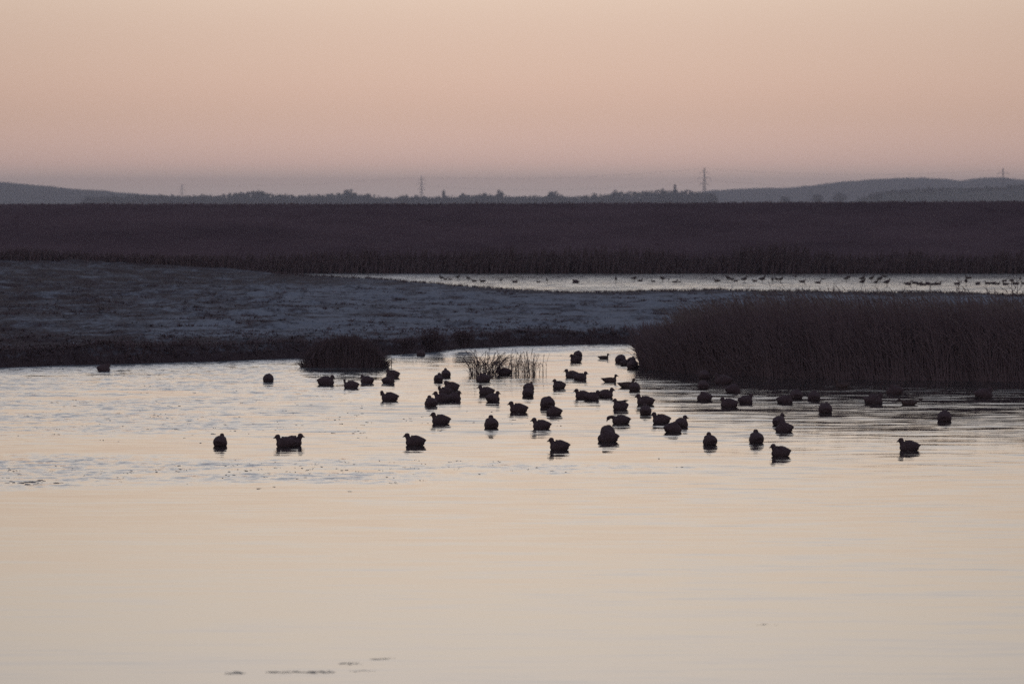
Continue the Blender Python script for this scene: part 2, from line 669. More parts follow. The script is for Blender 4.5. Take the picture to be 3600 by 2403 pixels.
# reeds along the embankment foot
mb = MB()
for i in range(9500):
    xx = rng.uniform(-42, 42)
    yy = LEVFOOT - 0.2 + rng.random() * 3.0
    lowleft = smooth(-8, -22, xx)
    h = rng.uniform(0.7, 1.35) * (1 - 0.35 * lowleft) * (0.8 + 0.5 * nz(xx, 0, 0.2, 30))
    z0 = max(field_h(xx, yy) if yy < 346.9 else levee_h(xx, yy), -0.1, levee_h(xx, yy))
    p = Vector((xx, yy, z0 - 0.05))
    ln = Vector((rng.gauss(0.1, 0.12), rng.gauss(0, 0.1), 0))
    mb.ribbon([p, p + ln * 0.3 + Vector((0, 0, h * 0.6)), p + ln + Vector((0, 0, h))], 0.11, 0.03,
              Vector((math.cos(i), 0.4 * math.sin(i), 0)).normalized())
tag(mb.build('far_reeds', M_RUSH), 'dark reed fringe along the foot of the embankment', kind='stuff')

# frosted tussock grass over the field
mb = MB()
cnt = 0
while cnt < 9000:
    xx = rng.uniform(-34, 34)
    yy = 146 + (rng.random() ** 1.35) * 190
    if abs(xx) > yy * 0.105 + 3:
        continue
    hh = field_h(xx, yy)
    if hh < 0.12:
        continue
    cnt += 1
    big = nz(xx, yy * 0.6, 0.55, 10) > 0.15
    tuft(mb, Vector((xx, yy, hh - 0.02)), rng.uniform(0.025, 0.05) * (1.5 if big else 1.0), 0.18, 5, 0.035)
tag(mb.build('frosted_grass', M_FTUFT), 'frost covered tussock grass over the meadow', kind='stuff')

# dark bank-side grass along both shores, and rough unfrosted tussocks in the meadow
mb = MB()
for i in range(230):
    yy = 150 + rng.random() ** 1.2 * 130
    cx = rng.uniform(-0.1, 0.1) * yy
    if yy > y_far(cx) - 6 or yy < y_near(cx) + 1:
        continue
    wide = rng.choice((0.25, 0.35, 0.5, 0.8))
    for k in range(int(14 * wide / 0.4)):
        xx, y2 = cx + rng.gauss(0, wide), yy + rng.gauss(0, 0.35)
        tuft(mb, Vector((xx, y2, field_h(xx, y2) - 0.02)), rng.uniform(0.05, 0.13), 0.2, 6, 0.03)
for i in range(2200):
    xx = rng.uniform(-24, 2)
    yy = y_near(xx) + 1.5 + rng.random() ** 2.2 * 18
    tuft(mb, Vector((xx, yy, field_h(xx, yy) - 0.03)), rng.uniform(0.05, 0.12), 0.2, 5, 0.03)
for i in range(9000):
    xx = rng.uniform(-36, 36)
    yy = y_near(xx) + rng.uniform(-0.7, 1.9)
    z = field_h(xx, yy)
    if z < -0.15:
        continue
    k = 0.75 + 0.9 * max(0.0, nz(xx, 0, 0.33, 31))
    tuft(mb, Vector((xx, yy, z - 0.03)), rng.uniform(0.08, 0.22) * k, 0.16, 5, 0.022)
for i in range(5200):
    xx = rng.uniform(-16, 36)
    yy = y_far(xx) - rng.uniform(-1.0, 4.5)
    z = field_h(xx, yy)
    if z < -0.1:
        continue
    tall = 2.2 if (xx > 9 and rng.random() < 0.10) else 1.0
    tuft(mb, Vector((xx, yy, z - 0.03)), rng.uniform(0.06, 0.17) * tall, 0.16, 4 if tall == 1 else 2, 0.03)
tag(mb.build('shore_grass', M_RUSH), 'dark unfrosted grass hanging over the shore', kind='stuff')

# ---------------------------------------------------------------- reed bed on the right
FRONT_PX = [(2258, 1293), (2300, 1300), (2450, 1314), (2700, 1324), (2950, 1332), (3250, 1337), (3600, 1342), (4300, 1350)]
front_tab = sorted((at(x, y).x, at(x, y).y) for x, y in FRONT_PX)
X0 = front_tab[0][0]
mb = MB()
plm = MB()
cnt = 0
while cnt < 12500:
    xx = X0 + (rng.random() ** 0.92) * (18.5 - X0)
    fy = lerp_table(front_tab, xx) + 0.35 * nz(xx, 0, 1.4, 40)
    depth = 5.0 + 18.0 * smooth(X0, X0 + 3.5, xx)
    yy = fy + (rng.random() ** 1.7) * depth
    edge = smooth(X0 - 0.1, X0 + 1.3, xx + 0.03 * (fy + 3 - yy) + 0.3 * nz(xx, yy, 0.8, 41))
    if rng.random() > 0.25 + edge:
        continue
    cnt += 1
    z0 = max(-0.02, field_h(xx, yy) if yy > 143 else -0.02)
    h = (1.62 + 0.30 * edge + 0.22 * nz(xx, yy, 0.45, 42) + rng.gauss(0, 0.16)) * (0.72 + 0.28 * edge)
    h -= 0.20 + 0.5 * smooth(4, 20, yy - fy)
    h *= 0.66 + 0.34 * smooth(X0 - 0.2, X0 + 3.2, xx)
    h = max(0.6, h)
    lean = Vector((-rng.gauss(0.10, 0.10), rng.gauss(0, 0.10), 0)) * h
    p = Vector((xx, yy, z0 - 0.04))
    pts = [p, p + lean * 0.15 + Vector((0, 0, h * 0.4)), p + lean * 0.5 + Vector((0, 0, h * 0.75)), p + lean * 1.2 + Vector((0, 0, h))]
    mb.ribbon(pts, 0.020, 0.007, Vector((1, rng.uniform(-0.6, 0.6), 0)).normalized())
    for k in range(2):
        q = pts[1].lerp(pts[2], rng.random())
        sg = rng.choice((-1, -1, 1))
        d = Vector((sg * rng.uniform(0.08, 0.24), rng.uniform(-0.1, 0.1), rng.uniform(0.10, 0.30)))
        b = len(mb.v)
        mb.v += [q - Vector((0, 0, 0.012)), q + Vector((0, 0, 0.012)), q + d * 0.6 + Vector((0, 0, 0.02)), q + d]
        mb.f += [(b, b + 2, b + 1), (b, b + 3, b + 2)]
    if rng.random() < 0.55:
        t = pts[3]
        d = (pts[3] - pts[2]).normalized() + Vector((-0.25, 0, -0.05))
        plm.ribbon([t, t + d * 0.07, t + d * 0.15 + Vector((-0.02, 0, -0.015))], 0.018, 0.006, Vector((0.8, 0.3, 0.5)).normalized())
for i in range(21000):                   # broken lower stalks that close the front of the bed
    xx = X0 + rng.random() * (18.5 - X0)
    yy = lerp_table(front_tab, xx) + 0.35 * nz(xx, 0, 1.4, 40) + rng.random() ** 1.5 * 3.0
    h = rng.uniform(0.15, 1.25)
    ln = Vector((rng.gauss(-0.05, 0.26), rng.gauss(0, 0.12), 0)) * min(1.0, h * 1.4)
    p = Vector((xx, yy, -0.05))
    mb.ribbon([p, p + ln * 0.4 + Vector((0, 0, h * 0.6)), p + ln + Vector((0, 0, h))], 0.030, 0.010, Vector((1, rng.uniform(-.4, .4), 0)).normalized())
reed = mb.build('reed_bed', M_REED)
tag(reed, 'tall dark reed bed standing in the water on the right', 'reeds', kind='stuff')
pl = plm.build('reed_plumes', M_PLUME, reed)
pl['kind'] = 'stuff'


# ---------------------------------------------------------------- plants standing alone
def rush_tussock():
    c = at(1212, 1291)
    root = empty('rush_tussock', c)
    m = MB()
    for i in range(2600):
        a = rng.uniform(0, 2 * math.pi)
        rr = math.sqrt(rng.random())
        bx, by = rr * math.cos(a) * 1.12, rr * math.sin(a) * 0.6
        d = Vector((math.cos(a), math.sin(a), 0))
        dome = math.sqrt(max(0.0, 1 - (bx / 1.2) ** 2))
        h = (0.08 + 0.78 * dome ** 1.7) * rng.uniform(0.55, 1.08)
        out = d * (0.05 + 0.17 * rr) * rng.uniform(0.2, 1.3)
        p = Vector((bx, by, -0.03))
        pts = [p, p + out * 0.35 + Vector((0, 0, h * 0.62)), p + out + Vector((0, 0, h * (1.0 if rr < .7 else 0.85)))]
        if rng.random() < 0.18 and rr > 0.6:
            pts.append(p + out * 1.6 + Vector((0, 0, h * 0.55)))
        m.ribbon(pts, 0.017, 0.006, Vector((-math.sin(a), math.cos(a), 0)) if rng.random() < .5 else Vector((1, 0, 0)))
    fo = m.build('foliage', M_RUSH, root)
    fo['kind'] = 'stuff'
    base = MB()
    for i in range(9):
        a = 2 * math.pi * i / 9
        base.ball((math.cos(a) * 0.62, math.sin(a) * 0.34, 0.0), 0.34, 0.24, 0.16 + 0.08 * rng.random(), 0, 8, 5)
    base.ball((0, 0, 0.05), 0.8, 0.42, 0.36, 0, 10, 6)
    base.build('root_mound', M_RUSH, root)
    # broken bulrush stalk at its right-hand end
    s = MB()
    s.tube([Vector((1.20, -0.1, -0.05)), Vector((1.21, -0.1, 0.12)), Vector((1.205, -0.1, 0.24))], 0.012, 0.009, 5)
    s.build('stalk', M_RUSH, root)
    tag(root, 'large dome shaped tussock of dark rushes standing off the left bank', 'tussock')


rush_tussock()


def stem_mesh(name, bend, kink, hd):
    """a dead sedge stem one metre tall, curving towards +x"""
    m = MB()
    pts = []
    for i in range(8):
        t = i / 7
        pts.append(Vector((bend * t ** 2.2 + 0.015 * math.sin(t * 7 + bend * 9), 0.02 * math.sin(t * 5 + kink), t - 0.38 * max(0.0, bend) * max(0.0, t - 0.45) ** 1.6 * 2.2)))
    m.tube(pts, 0.0115, 0.0055, 4)
    if hd:
        d = (pts[-1] - pts[-2]).normalized()
        for k in range(4):
            q = pts[-1] - d * 0.03 * k
            m.ball(tuple(q + Vector((0.012 * (-1) ** k, 0, 0))), 0.016, 0.012, 0.012, 0.6, 5, 3)
    # a thin blade leaving the stem
    q = pts[3]
    s_ = 1 if kink > 1.5 else -1
    m.tube([q, q + Vector((0.07 * s_, 0.01, 0.14)), q + Vector((0.19 * s_, 0.0, 0.17)), q + Vector((0.28 * s_, 0, 0.06))], 0.010, 0.004, 3)
    me_o = m.build(name, M_RUSH)
    me = me_o.data
    bpy.data.objects.remove(me_o)
    return me


STEMS = [stem_mesh('stem', bnd, k, hd) for bnd, k, hd in
         ((0.05, 0.3, True), (0.22, 1.2, False), (0.45, 2.2, False), (0.12, 2.9, True), (0.65, 0.8, False), (0.30, 1.9, True))]


def sedge_tuft(px, py, width, height, n_, label, arch):
    c = at(px, py)
    root = empty('sedge_tuft', c)
    ppm = FPX / c.y
    for i in range(n_):
        me = STEMS[rng.choice((1, 2, 4, 5, 2, 4) if (arch and rng.random() < 0.75) else (0, 1, 3, 5, 0))]
        o = bpy.data.objects.new('stem', me)
        COL.objects.link(o)
        o.parent = root
        u = rng.uniform(-0.5, 0.5)
        o.location = (u * width / ppm * 0.62, rng.uniform(-0.22, 0.22), -0.04)
        a = rng.gauss(0, 0.55) + (math.pi if (u + rng.gauss(0, 0.22)) < 0 else 0)
        hh = height / ppm * rng.choice((1.0, 0.85, 0.7, 0.55, 0.45, 0.35)) * rng.uniform(0.85, 1.05)
        o.rotation_euler = (rng.gauss(0, 0.10), rng.gauss(0, 0.10), a)
        o.scale = (hh * (1.15 if arch else 0.75), hh, hh)
    tag(root, label, 'sedge', 'sedge tufts standing in open water')


sedge_tuft(1700, 1318, 165, 102, 140, 'leftmost tuft of arching dead sedge stems in open water', True)
sedge_tuft(1790, 1314, 110, 92, 80, 'thin middle tuft of dead sedge stems with a coot inside', False)
sedge_tuft(1858, 1318, 90, 104, 80, 'upright right-hand tuft of dead sedge with seed heads', False)
sedge_tuft(1908, 1316, 44, 84, 12, 'few sparse bent sedge stems right of the other tufts', False)


def dead_weed(px, py, z, h, w, label, n_=60):
    c = at(px, py, z)
    root = empty('dead_weed', c)
    m, tw = MB(), MB()
    for i in range(n_):
        a = rng.uniform(0, 6.283)
        d = Vector((math.cos(a), math.sin(a) * 0.6, 0))
        hh = h * rng.uniform(0.45, 1.0)
        p = d * w * 0.25 * rng.random()
        top = p + d * w * 0.45 * rng.random() + Vector((0, 0, hh))
        m.tube([p - Vector((0, 0, 0.05)), p.lerp(top, 0.5) + d * 0.02, top], 0.011, 0.005, 4)
        for k in range(5):
            q = p.lerp(top, rng.uniform(0.4, 1.0))
            e = q + Vector((rng.gauss(0, 0.07), rng.gauss(0, 0.05), rng.uniform(0.02, 0.12)))
            tw.tube([q, e], 0.006, 0.003, 3)
            tw.ball(tuple(e), 0.017, 0.015, 0.013, 0, 5, 3)
    m.build('stalks', M_RUSH, root)['kind'] = 'stuff'
    tw.build('seed_heads', M_RUSH, root)['kind'] = 'stuff'
    tag(root, label, 'weed')


dead_weed(1520, 1219, 0.15, 0.52, 0.75, 'tall ragged dead weed on the bank behind the small cove', 60)
dead_weed(1632, 1216, 0.15, 0.44, 0.62, 'rounded dark weed clump on the bank just left of the sedge tufts', 80)
dead_weed(1440, 1226, 0.15, 0.28, 0.55, 'low dark weed clump on the bank right of the rush tussock', 40)


def tall_stem(px, top, base, dist, label, tilt):
    p1 = at_dist(px, top, dist)
    p0 = Vector((p1.x, dist, 0.3))
    root = empty('tall_dead_stem', p0)
    h = p1.z - p0.z
    m, tw = MB(), MB()
    pts = [Vector((tilt * t * h + 0.03 * math.sin(5 * t + tilt * 40), 0, h * t)) for t in (0, .25, .5, .75, 1)]
    m.tube(pts, 0.014, 0.006, 5)
    m.build('stalk', M_RUSH, root)
    for k in range(10):
        t = 0.45 + 0.055 * k
        q = Vector((tilt * t * h, 0, h * t))
        s_ = (-1) ** k
        L = (1.15 - t) * 0.42
        e = q + Vector((s_ * L * 0.7, rng.uniform(-.08, .08), L * 0.75))
        tw.tube([q, q.lerp(e, .5) + Vector((s_ * 0.02, 0, -0.01)), e], 0.008, 0.004, 4)
        for j in range(3):
            tw.tube([e, e + Vector((rng.gauss(0, .04), rng.gauss(0, .03), .05))], 0.005, 0.003, 3)
    tw.build('side_twigs', M_RUSH, root)['kind'] = 'stuff'
    tag(root, label, 'dead stem', 'tall dead stems above the reed bed')


tall_stem(3378, 972, 1100, 150, 'tall branching dead stem left of the other two, crossing the far water', -0.03)
tall_stem(3568, 968, 1100, 149, 'tall dead stem near the right edge, second of three', -0.06)
tall_stem(3590, 962, 1100, 147, 'tall dead stem leaning at the very right edge', -0.07)

# ---------------------------------------------------------------- hills and far trees
def hill(name, prof, dist, depth, label, rough, sub=8):
    v, f = [], []
    xs = []
    n_ = 260
    x0, x1 = prof[0][0], prof[-1][0]
    vs = [-1.0, -0.7, -0.4, -0.2, 0.0, 0.35, 0.7, 1.0]
    for j, t in enumerate(vs):
        d = dist + t * depth
        for i in range(n_ + 1):
            px = x0 + (x1 - x0) * i / n_
            py = lerp_table(prof, px)
            top = EYE + (718 - py) * dist / FPX
            top += rough * (nz(px, 0, 0.035, 50 + dist * 1e-4) + 0.7 * nz(px, 3, 0.11, 51))
            k = math.cos(t * math.pi / 2) ** 0.9 if abs(t) < 0.999 else 0.0
            v.append(((px - 1800) / FPX * d, d, 0.1 + max(0.0, top) * k))
    for j in range(len(vs) - 1):
        for i in range(n_):
            a = j * (n_ + 1) + i
            f.append((a, a + 1, a + n_ + 2, a + n_ + 1))
    tag(mesh_obj(name, v, f, M_HILL, smooth=True), label, kind='structure')


hill('hills', [(-900, 628), (-300, 632), (0, 640), (160, 653), (260, 664), (350, 669), (440, 678), (570, 687), (760, 700), (1000, 716)],
     10500, 900, 'hazy blue hill sloping down from the left edge', 0.8)
hill('hills', [(2150, 716), (2350, 690), (2521, 668), (2632, 662), (2770, 660), (2853, 652), (2964, 638), (3075, 630), (3185, 625), (3241, 624),
               (3324, 629), (3374, 636), (3440, 626), (3517, 624), (3600, 632), (3900, 640), (4500, 655)],
     12200, 1200, 'broad pale blue hill ridge on the right', 1.2)
hill('hills', [(2960, 716), (3019, 702), (3075, 688), (3130, 676), (3213, 668), (3324, 664), (3407, 666), (3600, 656), (4000, 650), (4600, 668)],
     6800, 500, 'darker wooded rise in front of the right hill ridge', 0.6)


def crown_quads(m, c, rx, rz, n_, size):
    for i in range(n_):
        a = rng.uniform(0, 6.283)
        u = rng.uniform(-1, 1)
        r = rng.random() ** 0.4
        s = math.sqrt(1 - u * u)
        p = Vector(c) + Vector((math.cos(a) * s * rx * r, math.sin(a) * s * rx * r, u * rz * r))
        e1 = Vector((rng.gauss(0, 1), rng.gauss(0, 1), rng.gauss(0, 1))).normalized() * size * rng.uniform(.6, 1.2)
        e2 = e1.orthogonal().normalized() * size * rng.uniform(.6, 1.2)
        m.quad(p, e1, e2)


TREELINE = [(300, 690), (420, 688), (560, 684), (640, 686), (760, 684), (830, 676), (909, 671), (960, 682), (1060, 685), (1139, 681), (1200, 676),
            (1300, 684), (1379, 693), (1455, 685), (1520, 689), (1600, 687), (1700, 681), (1780, 688), (1900, 687), (1946, 682),
            (2000, 688), (2089, 684), (2140, 679), (2200, 674), (2280, 671), (2330, 666), (2400, 667), (2450, 671), (2500, 679), (2518, 690)]
m = MB()
WD = 7000.0
for i in range(420):
    px = 300 + 2218 * (i + rng.random()) / 420
    py = lerp_table(TREELINE, px) + rng.uniform(0, 6)
    d = WD + rng.uniform(0, 250)
    top = EYE + (718 - py) * d / FPX
    x = (px - 1800) / FPX * d
    rx = rng.uniform(3.0, 5.5)
    crown_quads(m, (x, d, top * 0.55), rx, top * 0.48, 34, 1.5)
    crown_quads(m, (x, d, top * 0.25), rx * 1.1, top * 0.28, 14, 1.8)
tag(m.build('distant_wood', M_LEAF), 'hazy line of far-off trees along the horizon', kind='stuff')

m = MB()
RW = [(3000, 700), (3075, 681), (3130, 668), (3213, 659), (3324, 656), (3407, 658), (3500, 652), (3600, 646), (4200, 650)]
for i in range(260):
    px = 3000 + 1150 * (i + rng.random()) / 260
    py = lerp_table(RW, px) + rng.uniform(0, 14)
    d = 6600 + rng.uniform(0, 220)
    top = EYE + (718 - py) * d / FPX
    x = (px - 1800) / FPX * d
    crown_quads(m, (x, d, top - 4.5), rng.uniform(3.5, 6), 4.5, 40, 1.5)
    crown_quads(m, (x, d, top * 0.4), 5, top * 0.4, 24, 1.8)
tag(m.build('distant_wood', M_LEAF), 'dark wood on the rise at the right edge of the horizon', kind='stuff')


def far_tree(px, py, dist, half_w, label, kind='round'):
    x = (px - 1800) / FPX * dist
    top = EYE + (718 - py) * dist / FPX
    root = empty('far_tree', (x, dist, 0.15))
    t = MB()
    t.tube([Vector((0, 0, -0.3)), Vector((0.1, 0, top * 0.35)), Vector((0, 0, top * 0.75))], 0.45, 0.15, 6)
    for k in range(5):
        a = k * 1.3
        t.tube([Vector((0, 0, top * (0.3 + 0.06 * k))), Vector((math.cos(a) * half_w * .6, math.sin(a) * half_w * .6, top * (0.55 + 0.06 * k)))], 0.2, 0.06, 4)
    t.build('trunk', M_BARK, root)
    c = MB()
    if kind == 'round':
        crown_quads(c, (0, 0, top * 0.66), half_w, top * 0.34, 110, 1.0)
        for k in range(4):
            a = rng.uniform(0, 6.28)
            crown_quads(c, (math.cos(a) * half_w * .5, math.sin(a) * half_w * .5, top * rng.uniform(.5, .75)), half_w * .5, top * .18, 36, 0.9)
    else:
        for k in range(9):
            z = top * (0.2 + 0.8 * k / 9)
            crown_quads(c, (0, 0, z), half_w * (1 - 0.085 * k), top * 0.07, 26, 0.8)
    c.build('crown', M_LEAF, root)
    tag(root, label, 'tree', 'trees standing out along the horizon')


far_tree(909, 668, 6900, 9.0, 'broad low tree clump left of the second pylon from left')
far_tree(1226, 664, 6900, 7.5, 'tall round tree left of the second pylon, darkest of the left horizon')
far_tree(1560, 668, 6900, 4.0, 'narrow pointed tree just right of the second pylon', 'cone')
far_tree(1629, 681, 6900, 5.5, 'low round tree right of the narrow pointed tree')
far_tree(1700, 675, 6900, 7.0, 'broad round tree midway along the horizon')
far_tree(1757, 667, 7050, 5.0, 'pale hazy tree behind the middle of the tree line')
far_tree(1946, 669, 6900, 7.0, 'lone hump shaped tree right of the horizon centre')
far_tree(2089, 679, 6900, 4.5, 'small tree just left of where the wood rises')
far_tree(2165, 669, 6900, 5.0, 'tree at the left end of the rising wood')
far_tree(2330, 661, 6880, 7.0, 'broad crown just left of the pointed conifer')
far_tree(2372, 647, 6850, 3.6, 'tall dark pointed conifer left of the tallest pylon', 'cone')
far_tree(2505, 679, 6850, 6.0, 'tree at the right end of the middle wood, behind the tallest pylon')
far_tree(2759, 690, 6700, 6.0, 'small hazy tree alone on the plain right of the tallest pylon')
far_tree(2870, 681, 6700, 7.5, 'round tree left of the pair before the right ridge')
far_tree(2953, 678, 6700, 9.0, 'wide round tree in front of the right ridge')
far_tree(3078, 676, 6500, 7.0, 'tree at the left end of the dark wooded rise')


# ---------------------------------------------------------------- pylons
def make_pylon():
    root = empty('pylon', (0, 0, 0))
    H = 50.0

    def half(z):
        return 3.6 + (1.15 - 3.6) * min(1, z / 27.0) if z < 27 else 1.15 - 0.75 * (z - 27) / 23.0

    corners = ((1, 1), (1, -1), (-1, -1), (-1, 1))
    for cx, cy_ in corners:
        t = MB()
        t.tube([Vector((cx * half(z), cy_ * half(z), z)) for z in (-0.5, 9, 18, 27, 38, 50)], 0.26, 0.16, 4)
        t.build('leg', M_STEEL, root)
    br = MB()
    zs = [0, 6, 11.5, 16.5, 20.5, 24, 27, 29.5, 32, 34.5, 37, 39.5, 42, 44.5, 47, 49.5]
    for z0, z1 in zip(zs, zs[1:]):
        for k in range(4):
            a, c = corners[k], corners[(k + 1) % 4]
            br.tube([Vector((a[0] * half(z0), a[1] * half(z0), z0)), Vector((c[0] * half(z1), c[1] * half(z1), z1))], 0.11, 0.11, 3)
            br.tube([Vector((c[0] * half(z0), c[1] * half(z0), z0)), Vector((a[0] * half(z1), a[1] * half(z1), z1))], 0.11, 0.11, 3)
    br.build('lattice', M_STEEL, root)
    for z, L in ((29, 6.5), (36.5, 8.5), (44, 6.0)):
        a = MB()
        for s_ in (-1, 1):
            tip = Vector((s_ * L, 0, z + 0.4))
            for yy in (-0.8, 0.8):
                a.tube([Vector((s_ * half(z) * .9, yy, z)), tip], 0.15, 0.12, 4)
                a.tube([Vector((s_ * half(z + 2.4) * .9, yy, z + 2.4)), tip], 0.13, 0.10, 4)
            for q in (0.35, 0.65):
                x = half(z) + (L - half(z)) * q
                a.tube([Vector((s_ * x, 0, z + 0.2)), Vector((s_ * x, 0, z + 2.4 - 2.0 * q))], 0.09, 0.09, 3)
        ao = a.build('crossarm', M_STEEL, root)
        for s_ in (-1, 1):
            i_ = MB()
            i_.tube([Vector((s_ * L, 0, z + 0.4)), Vector((s_ * L, 0, z - 2.6))], 0.16, 0.16, 6)
            for k in range(6):
                i_.ball((s_ * L, 0, z - 0.3 - 0.4 * k), 0.26, 0.26, 0.1, 0, 6, 3)
            i_.build('insulator', M_GLASS, ao)
    pk = MB()
    pk.tube([Vector((0, 0, 49)), Vector((0, 0, 51.5))], 0.3, 0.12, 4)
    pk.build('peak', M_STEEL, root)
    return root


proto = make_pylon()
PY = [(2476, 586, 7400, 'tallest pylon, standing right of the pointed conifer'),
      (1482, 616, 9300, 'second pylon from the left, faint above the middle tree line'),
      (640, 645, 12200, 'faintest pylon, far left above the hazy horizon'),
      (3526, 590, 7700, 'pylon at the right edge in front of the hill ridge')]
tips = []
for i, (px, py, d, lab) in enumerate(PY):
    o = proto if i == 0 else copy_tree(proto)
    top = EYE + (718 - py) * d / FPX
    o.location = ((px - 1800) / FPX * d, d, 0.1)
    s = top / 51.5
    o.scale = (s * (1.25 if i == 3 else 0.95), s, s)
    o.rotation_euler = (0, 0, R(0 if i == 3 else 12))
    tag(o, lab, 'pylon', 'pylons along the horizon')
    tips.append((Vector(o.location), s))


def cable(i, j, zf, off, label):
    (a, sa), (c, sc_) = tips[i], tips[j]
    p, q = a + Vector((off, 0, zf * sa)), c + Vector((off, 0, zf * sc_))
    m = MB()
    pts = []
    for k in range(17):
        t = k / 16
        v = p.lerp(q, t)
        v.z -= 9.0 * 4 * t * (1 - t) * (0.8 if zf > 40 else 1.0)
        pts.append(v)
    m.tube(pts, 0.065, 0.065, 4)
    tag(m.build('overhead_cable', M_STEEL), label, 'cable', 'cables slung between the pylons')


cable(0, 3, 49, 0.0, 'top cable from the tallest pylon to the right edge pylon')
cable(0, 3, 34, 8.0, 'lower cable from the tallest pylon to the right edge pylon')
cable(1, 0, 49, 0.0, 'top cable between the second pylon and the tallest pylon')
cable(1, 0, 34, 8.0, 'lower cable between the second pylon and the tallest pylon')
cable(2, 1, 49, 0.0, 'top cable between the faintest pylon and the second pylon')


# ---------------------------------------------------------------- birds
def grow(name, mb_, voxel, mat, iters=4):
    """one continuous skin over the lofted masses"""
    tmp = mb_.build(name + '_masses', mat)
    rm = tmp.modifiers.new('r', 'REMESH')
    rm.mode = 'VOXEL'
    rm.voxel_size = voxel
    sm = tmp.modifiers.new('s', 'SMOOTH')
    sm.factor = 0.5
    sm.iterations = iters
    dg = bpy.context.evaluated_depsgraph_get()
    me = bpy.data.meshes.new_from_object(tmp.evaluated_get(dg), depsgraph=dg)
    me.name = name
    me.polygons.foreach_set('use_smooth', [True] * len(me.polygons))
    me.materials.clear()
    me.materials.append(mat)
    old = tmp.data
    bpy.data.objects.remove(tmp)
    bpy.data.meshes.remove(old)
    o = bpy.data.objects.new(name, me)
    COL.objects.link(o)
    return o


def neck(m, pts, seg=10):
    """pts: (x, y, z, r) chain with round cross sections"""
    b = len(m.v)
    n_ = len(pts)
    P = [Vector(p[:3]) for p in pts]
    for i in range(n_):
        d = (P[min(i + 1, n_ - 1)] - P[max(i - 1, 0)]).normalized()
        u = d.cross(Vector((0, 1, 0)))
        if u.length < 0.2:
            u = d.cross(Vector((1, 0, 0)))
        u.normalize()
        w = d.cross(u)
        for k in range(seg):
            a = 2 * math.pi * k / seg
            m.v.append(P[i] + (u * math.cos(a) + w * math.sin(a)) * pts[i][3])
    for i in range(n_ - 1):
        for k in range(seg):
            a = b + i * seg + k
            c = b + i * seg + (k + 1) % seg
            m.f.append((a, c, c + seg, a + seg))
    m.f.append(tuple(b + k for k in range(seg))[::-1])
    m.f.append(tuple(b + (n_ - 1) * seg + k for k in range(seg)))


def bill_mesh(base, tip, r, mat, flat=False):
    m = MB()
    b_, t_ = Vector(base), Vector(tip)
    mid_ = b_.lerp(t_, 0.55) + Vector((0, 0, 0.003))
    if flat:
        rings = [(tuple(b_), r * 1.0, r, 0.0), (tuple(mid_), r * 0.9, r * 0.5, 0.0), (tuple(b_.lerp(t_, .93)), r * 0.95, r * 0.3, 0.0), (tuple(t_), r * 0.4, r * .15, 0.0)]
        m.loft(rings, 8)
    else:
        neck(m, [(*b_, r), (*b_.lerp(t_, .35), r * .82), (*mid_, r * .6), (*t_, r * .12)], 8)
    return m


def wing_mesh(sgn, top, length, width, z0, drop=0.0):
    """folded wing: a thin cupped plate lying on the flank, primaries crossing over the tail"""
    m = MB()
    v, f = [], []
    nu, nv = 9, 6
    for layer in (0, 1):
        for i in range(nu):
            t = i / (nu - 1)
            x = 0.085 - t * length
            prof = math.sin(min(1.0, t * 1.18 + 0.14) * math.pi) ** 0.6 if t < 0.85 else 0.35 * (1 - t) / 0.15 + 0.02
            for j in range(nv):
                s = j / (nv - 1)
                ang = (0.16 + 1.02 * s * prof)
                rr = 1.03 - 0.03 * layer
                wv = width * (1 - 0.88 * t ** 2.0)
                hv = top * (1 - 0.62 * t ** 1.9)
                v.append(Vector((x, sgn * math.sin(ang) * wv * rr, z0 - drop * t + math.cos(ang) * hv * rr)))
    for layer in (0, 1):
        for i in range(nu - 1):
            for j in range(nv - 1):
                a = layer * nu * nv + i * nv + j
                q = (a, a + 1, a + nv + 1, a + nv)
                f.append(q if (layer == 0) == (sgn > 0) else q[::-1])
    K = nu * nv
    rim = [i * nv for i in range(nu)] + [(nu - 1) * nv + j for j in range(1, nv)] + \
          [i * nv + nv - 1 for i in range(nu - 2, -1, -1)] + [j for j in range(nv - 2, 0, -1)]
    for a, c in zip(rim, rim[1:] + rim[:1]):
        f.append((a, c, c + K, a + K))
    m.v, m.f = v, f
    return m


COOT_BODY = [  # x, z centre, half height, half width
    (-0.182, 0.094, 0.005, 0.014), (-0.160, 0.090, 0.024, 0.040), (-0.125, 0.080, 0.056, 0.074), (-0.085, 0.071, 0.081, 0.099),
    (-0.040, 0.065, 0.108, 0.116), (0.005, 0.062, 0.123, 0.122), (0.050, 0.057, 0.121, 0.121), (0.095, 0.050, 0.103, 0.113),
    (0.135, 0.047, 0.078, 0.094), (0.165, 0.048, 0.050, 0.066), (0.184, 0.050, 0.018, 0.024)]


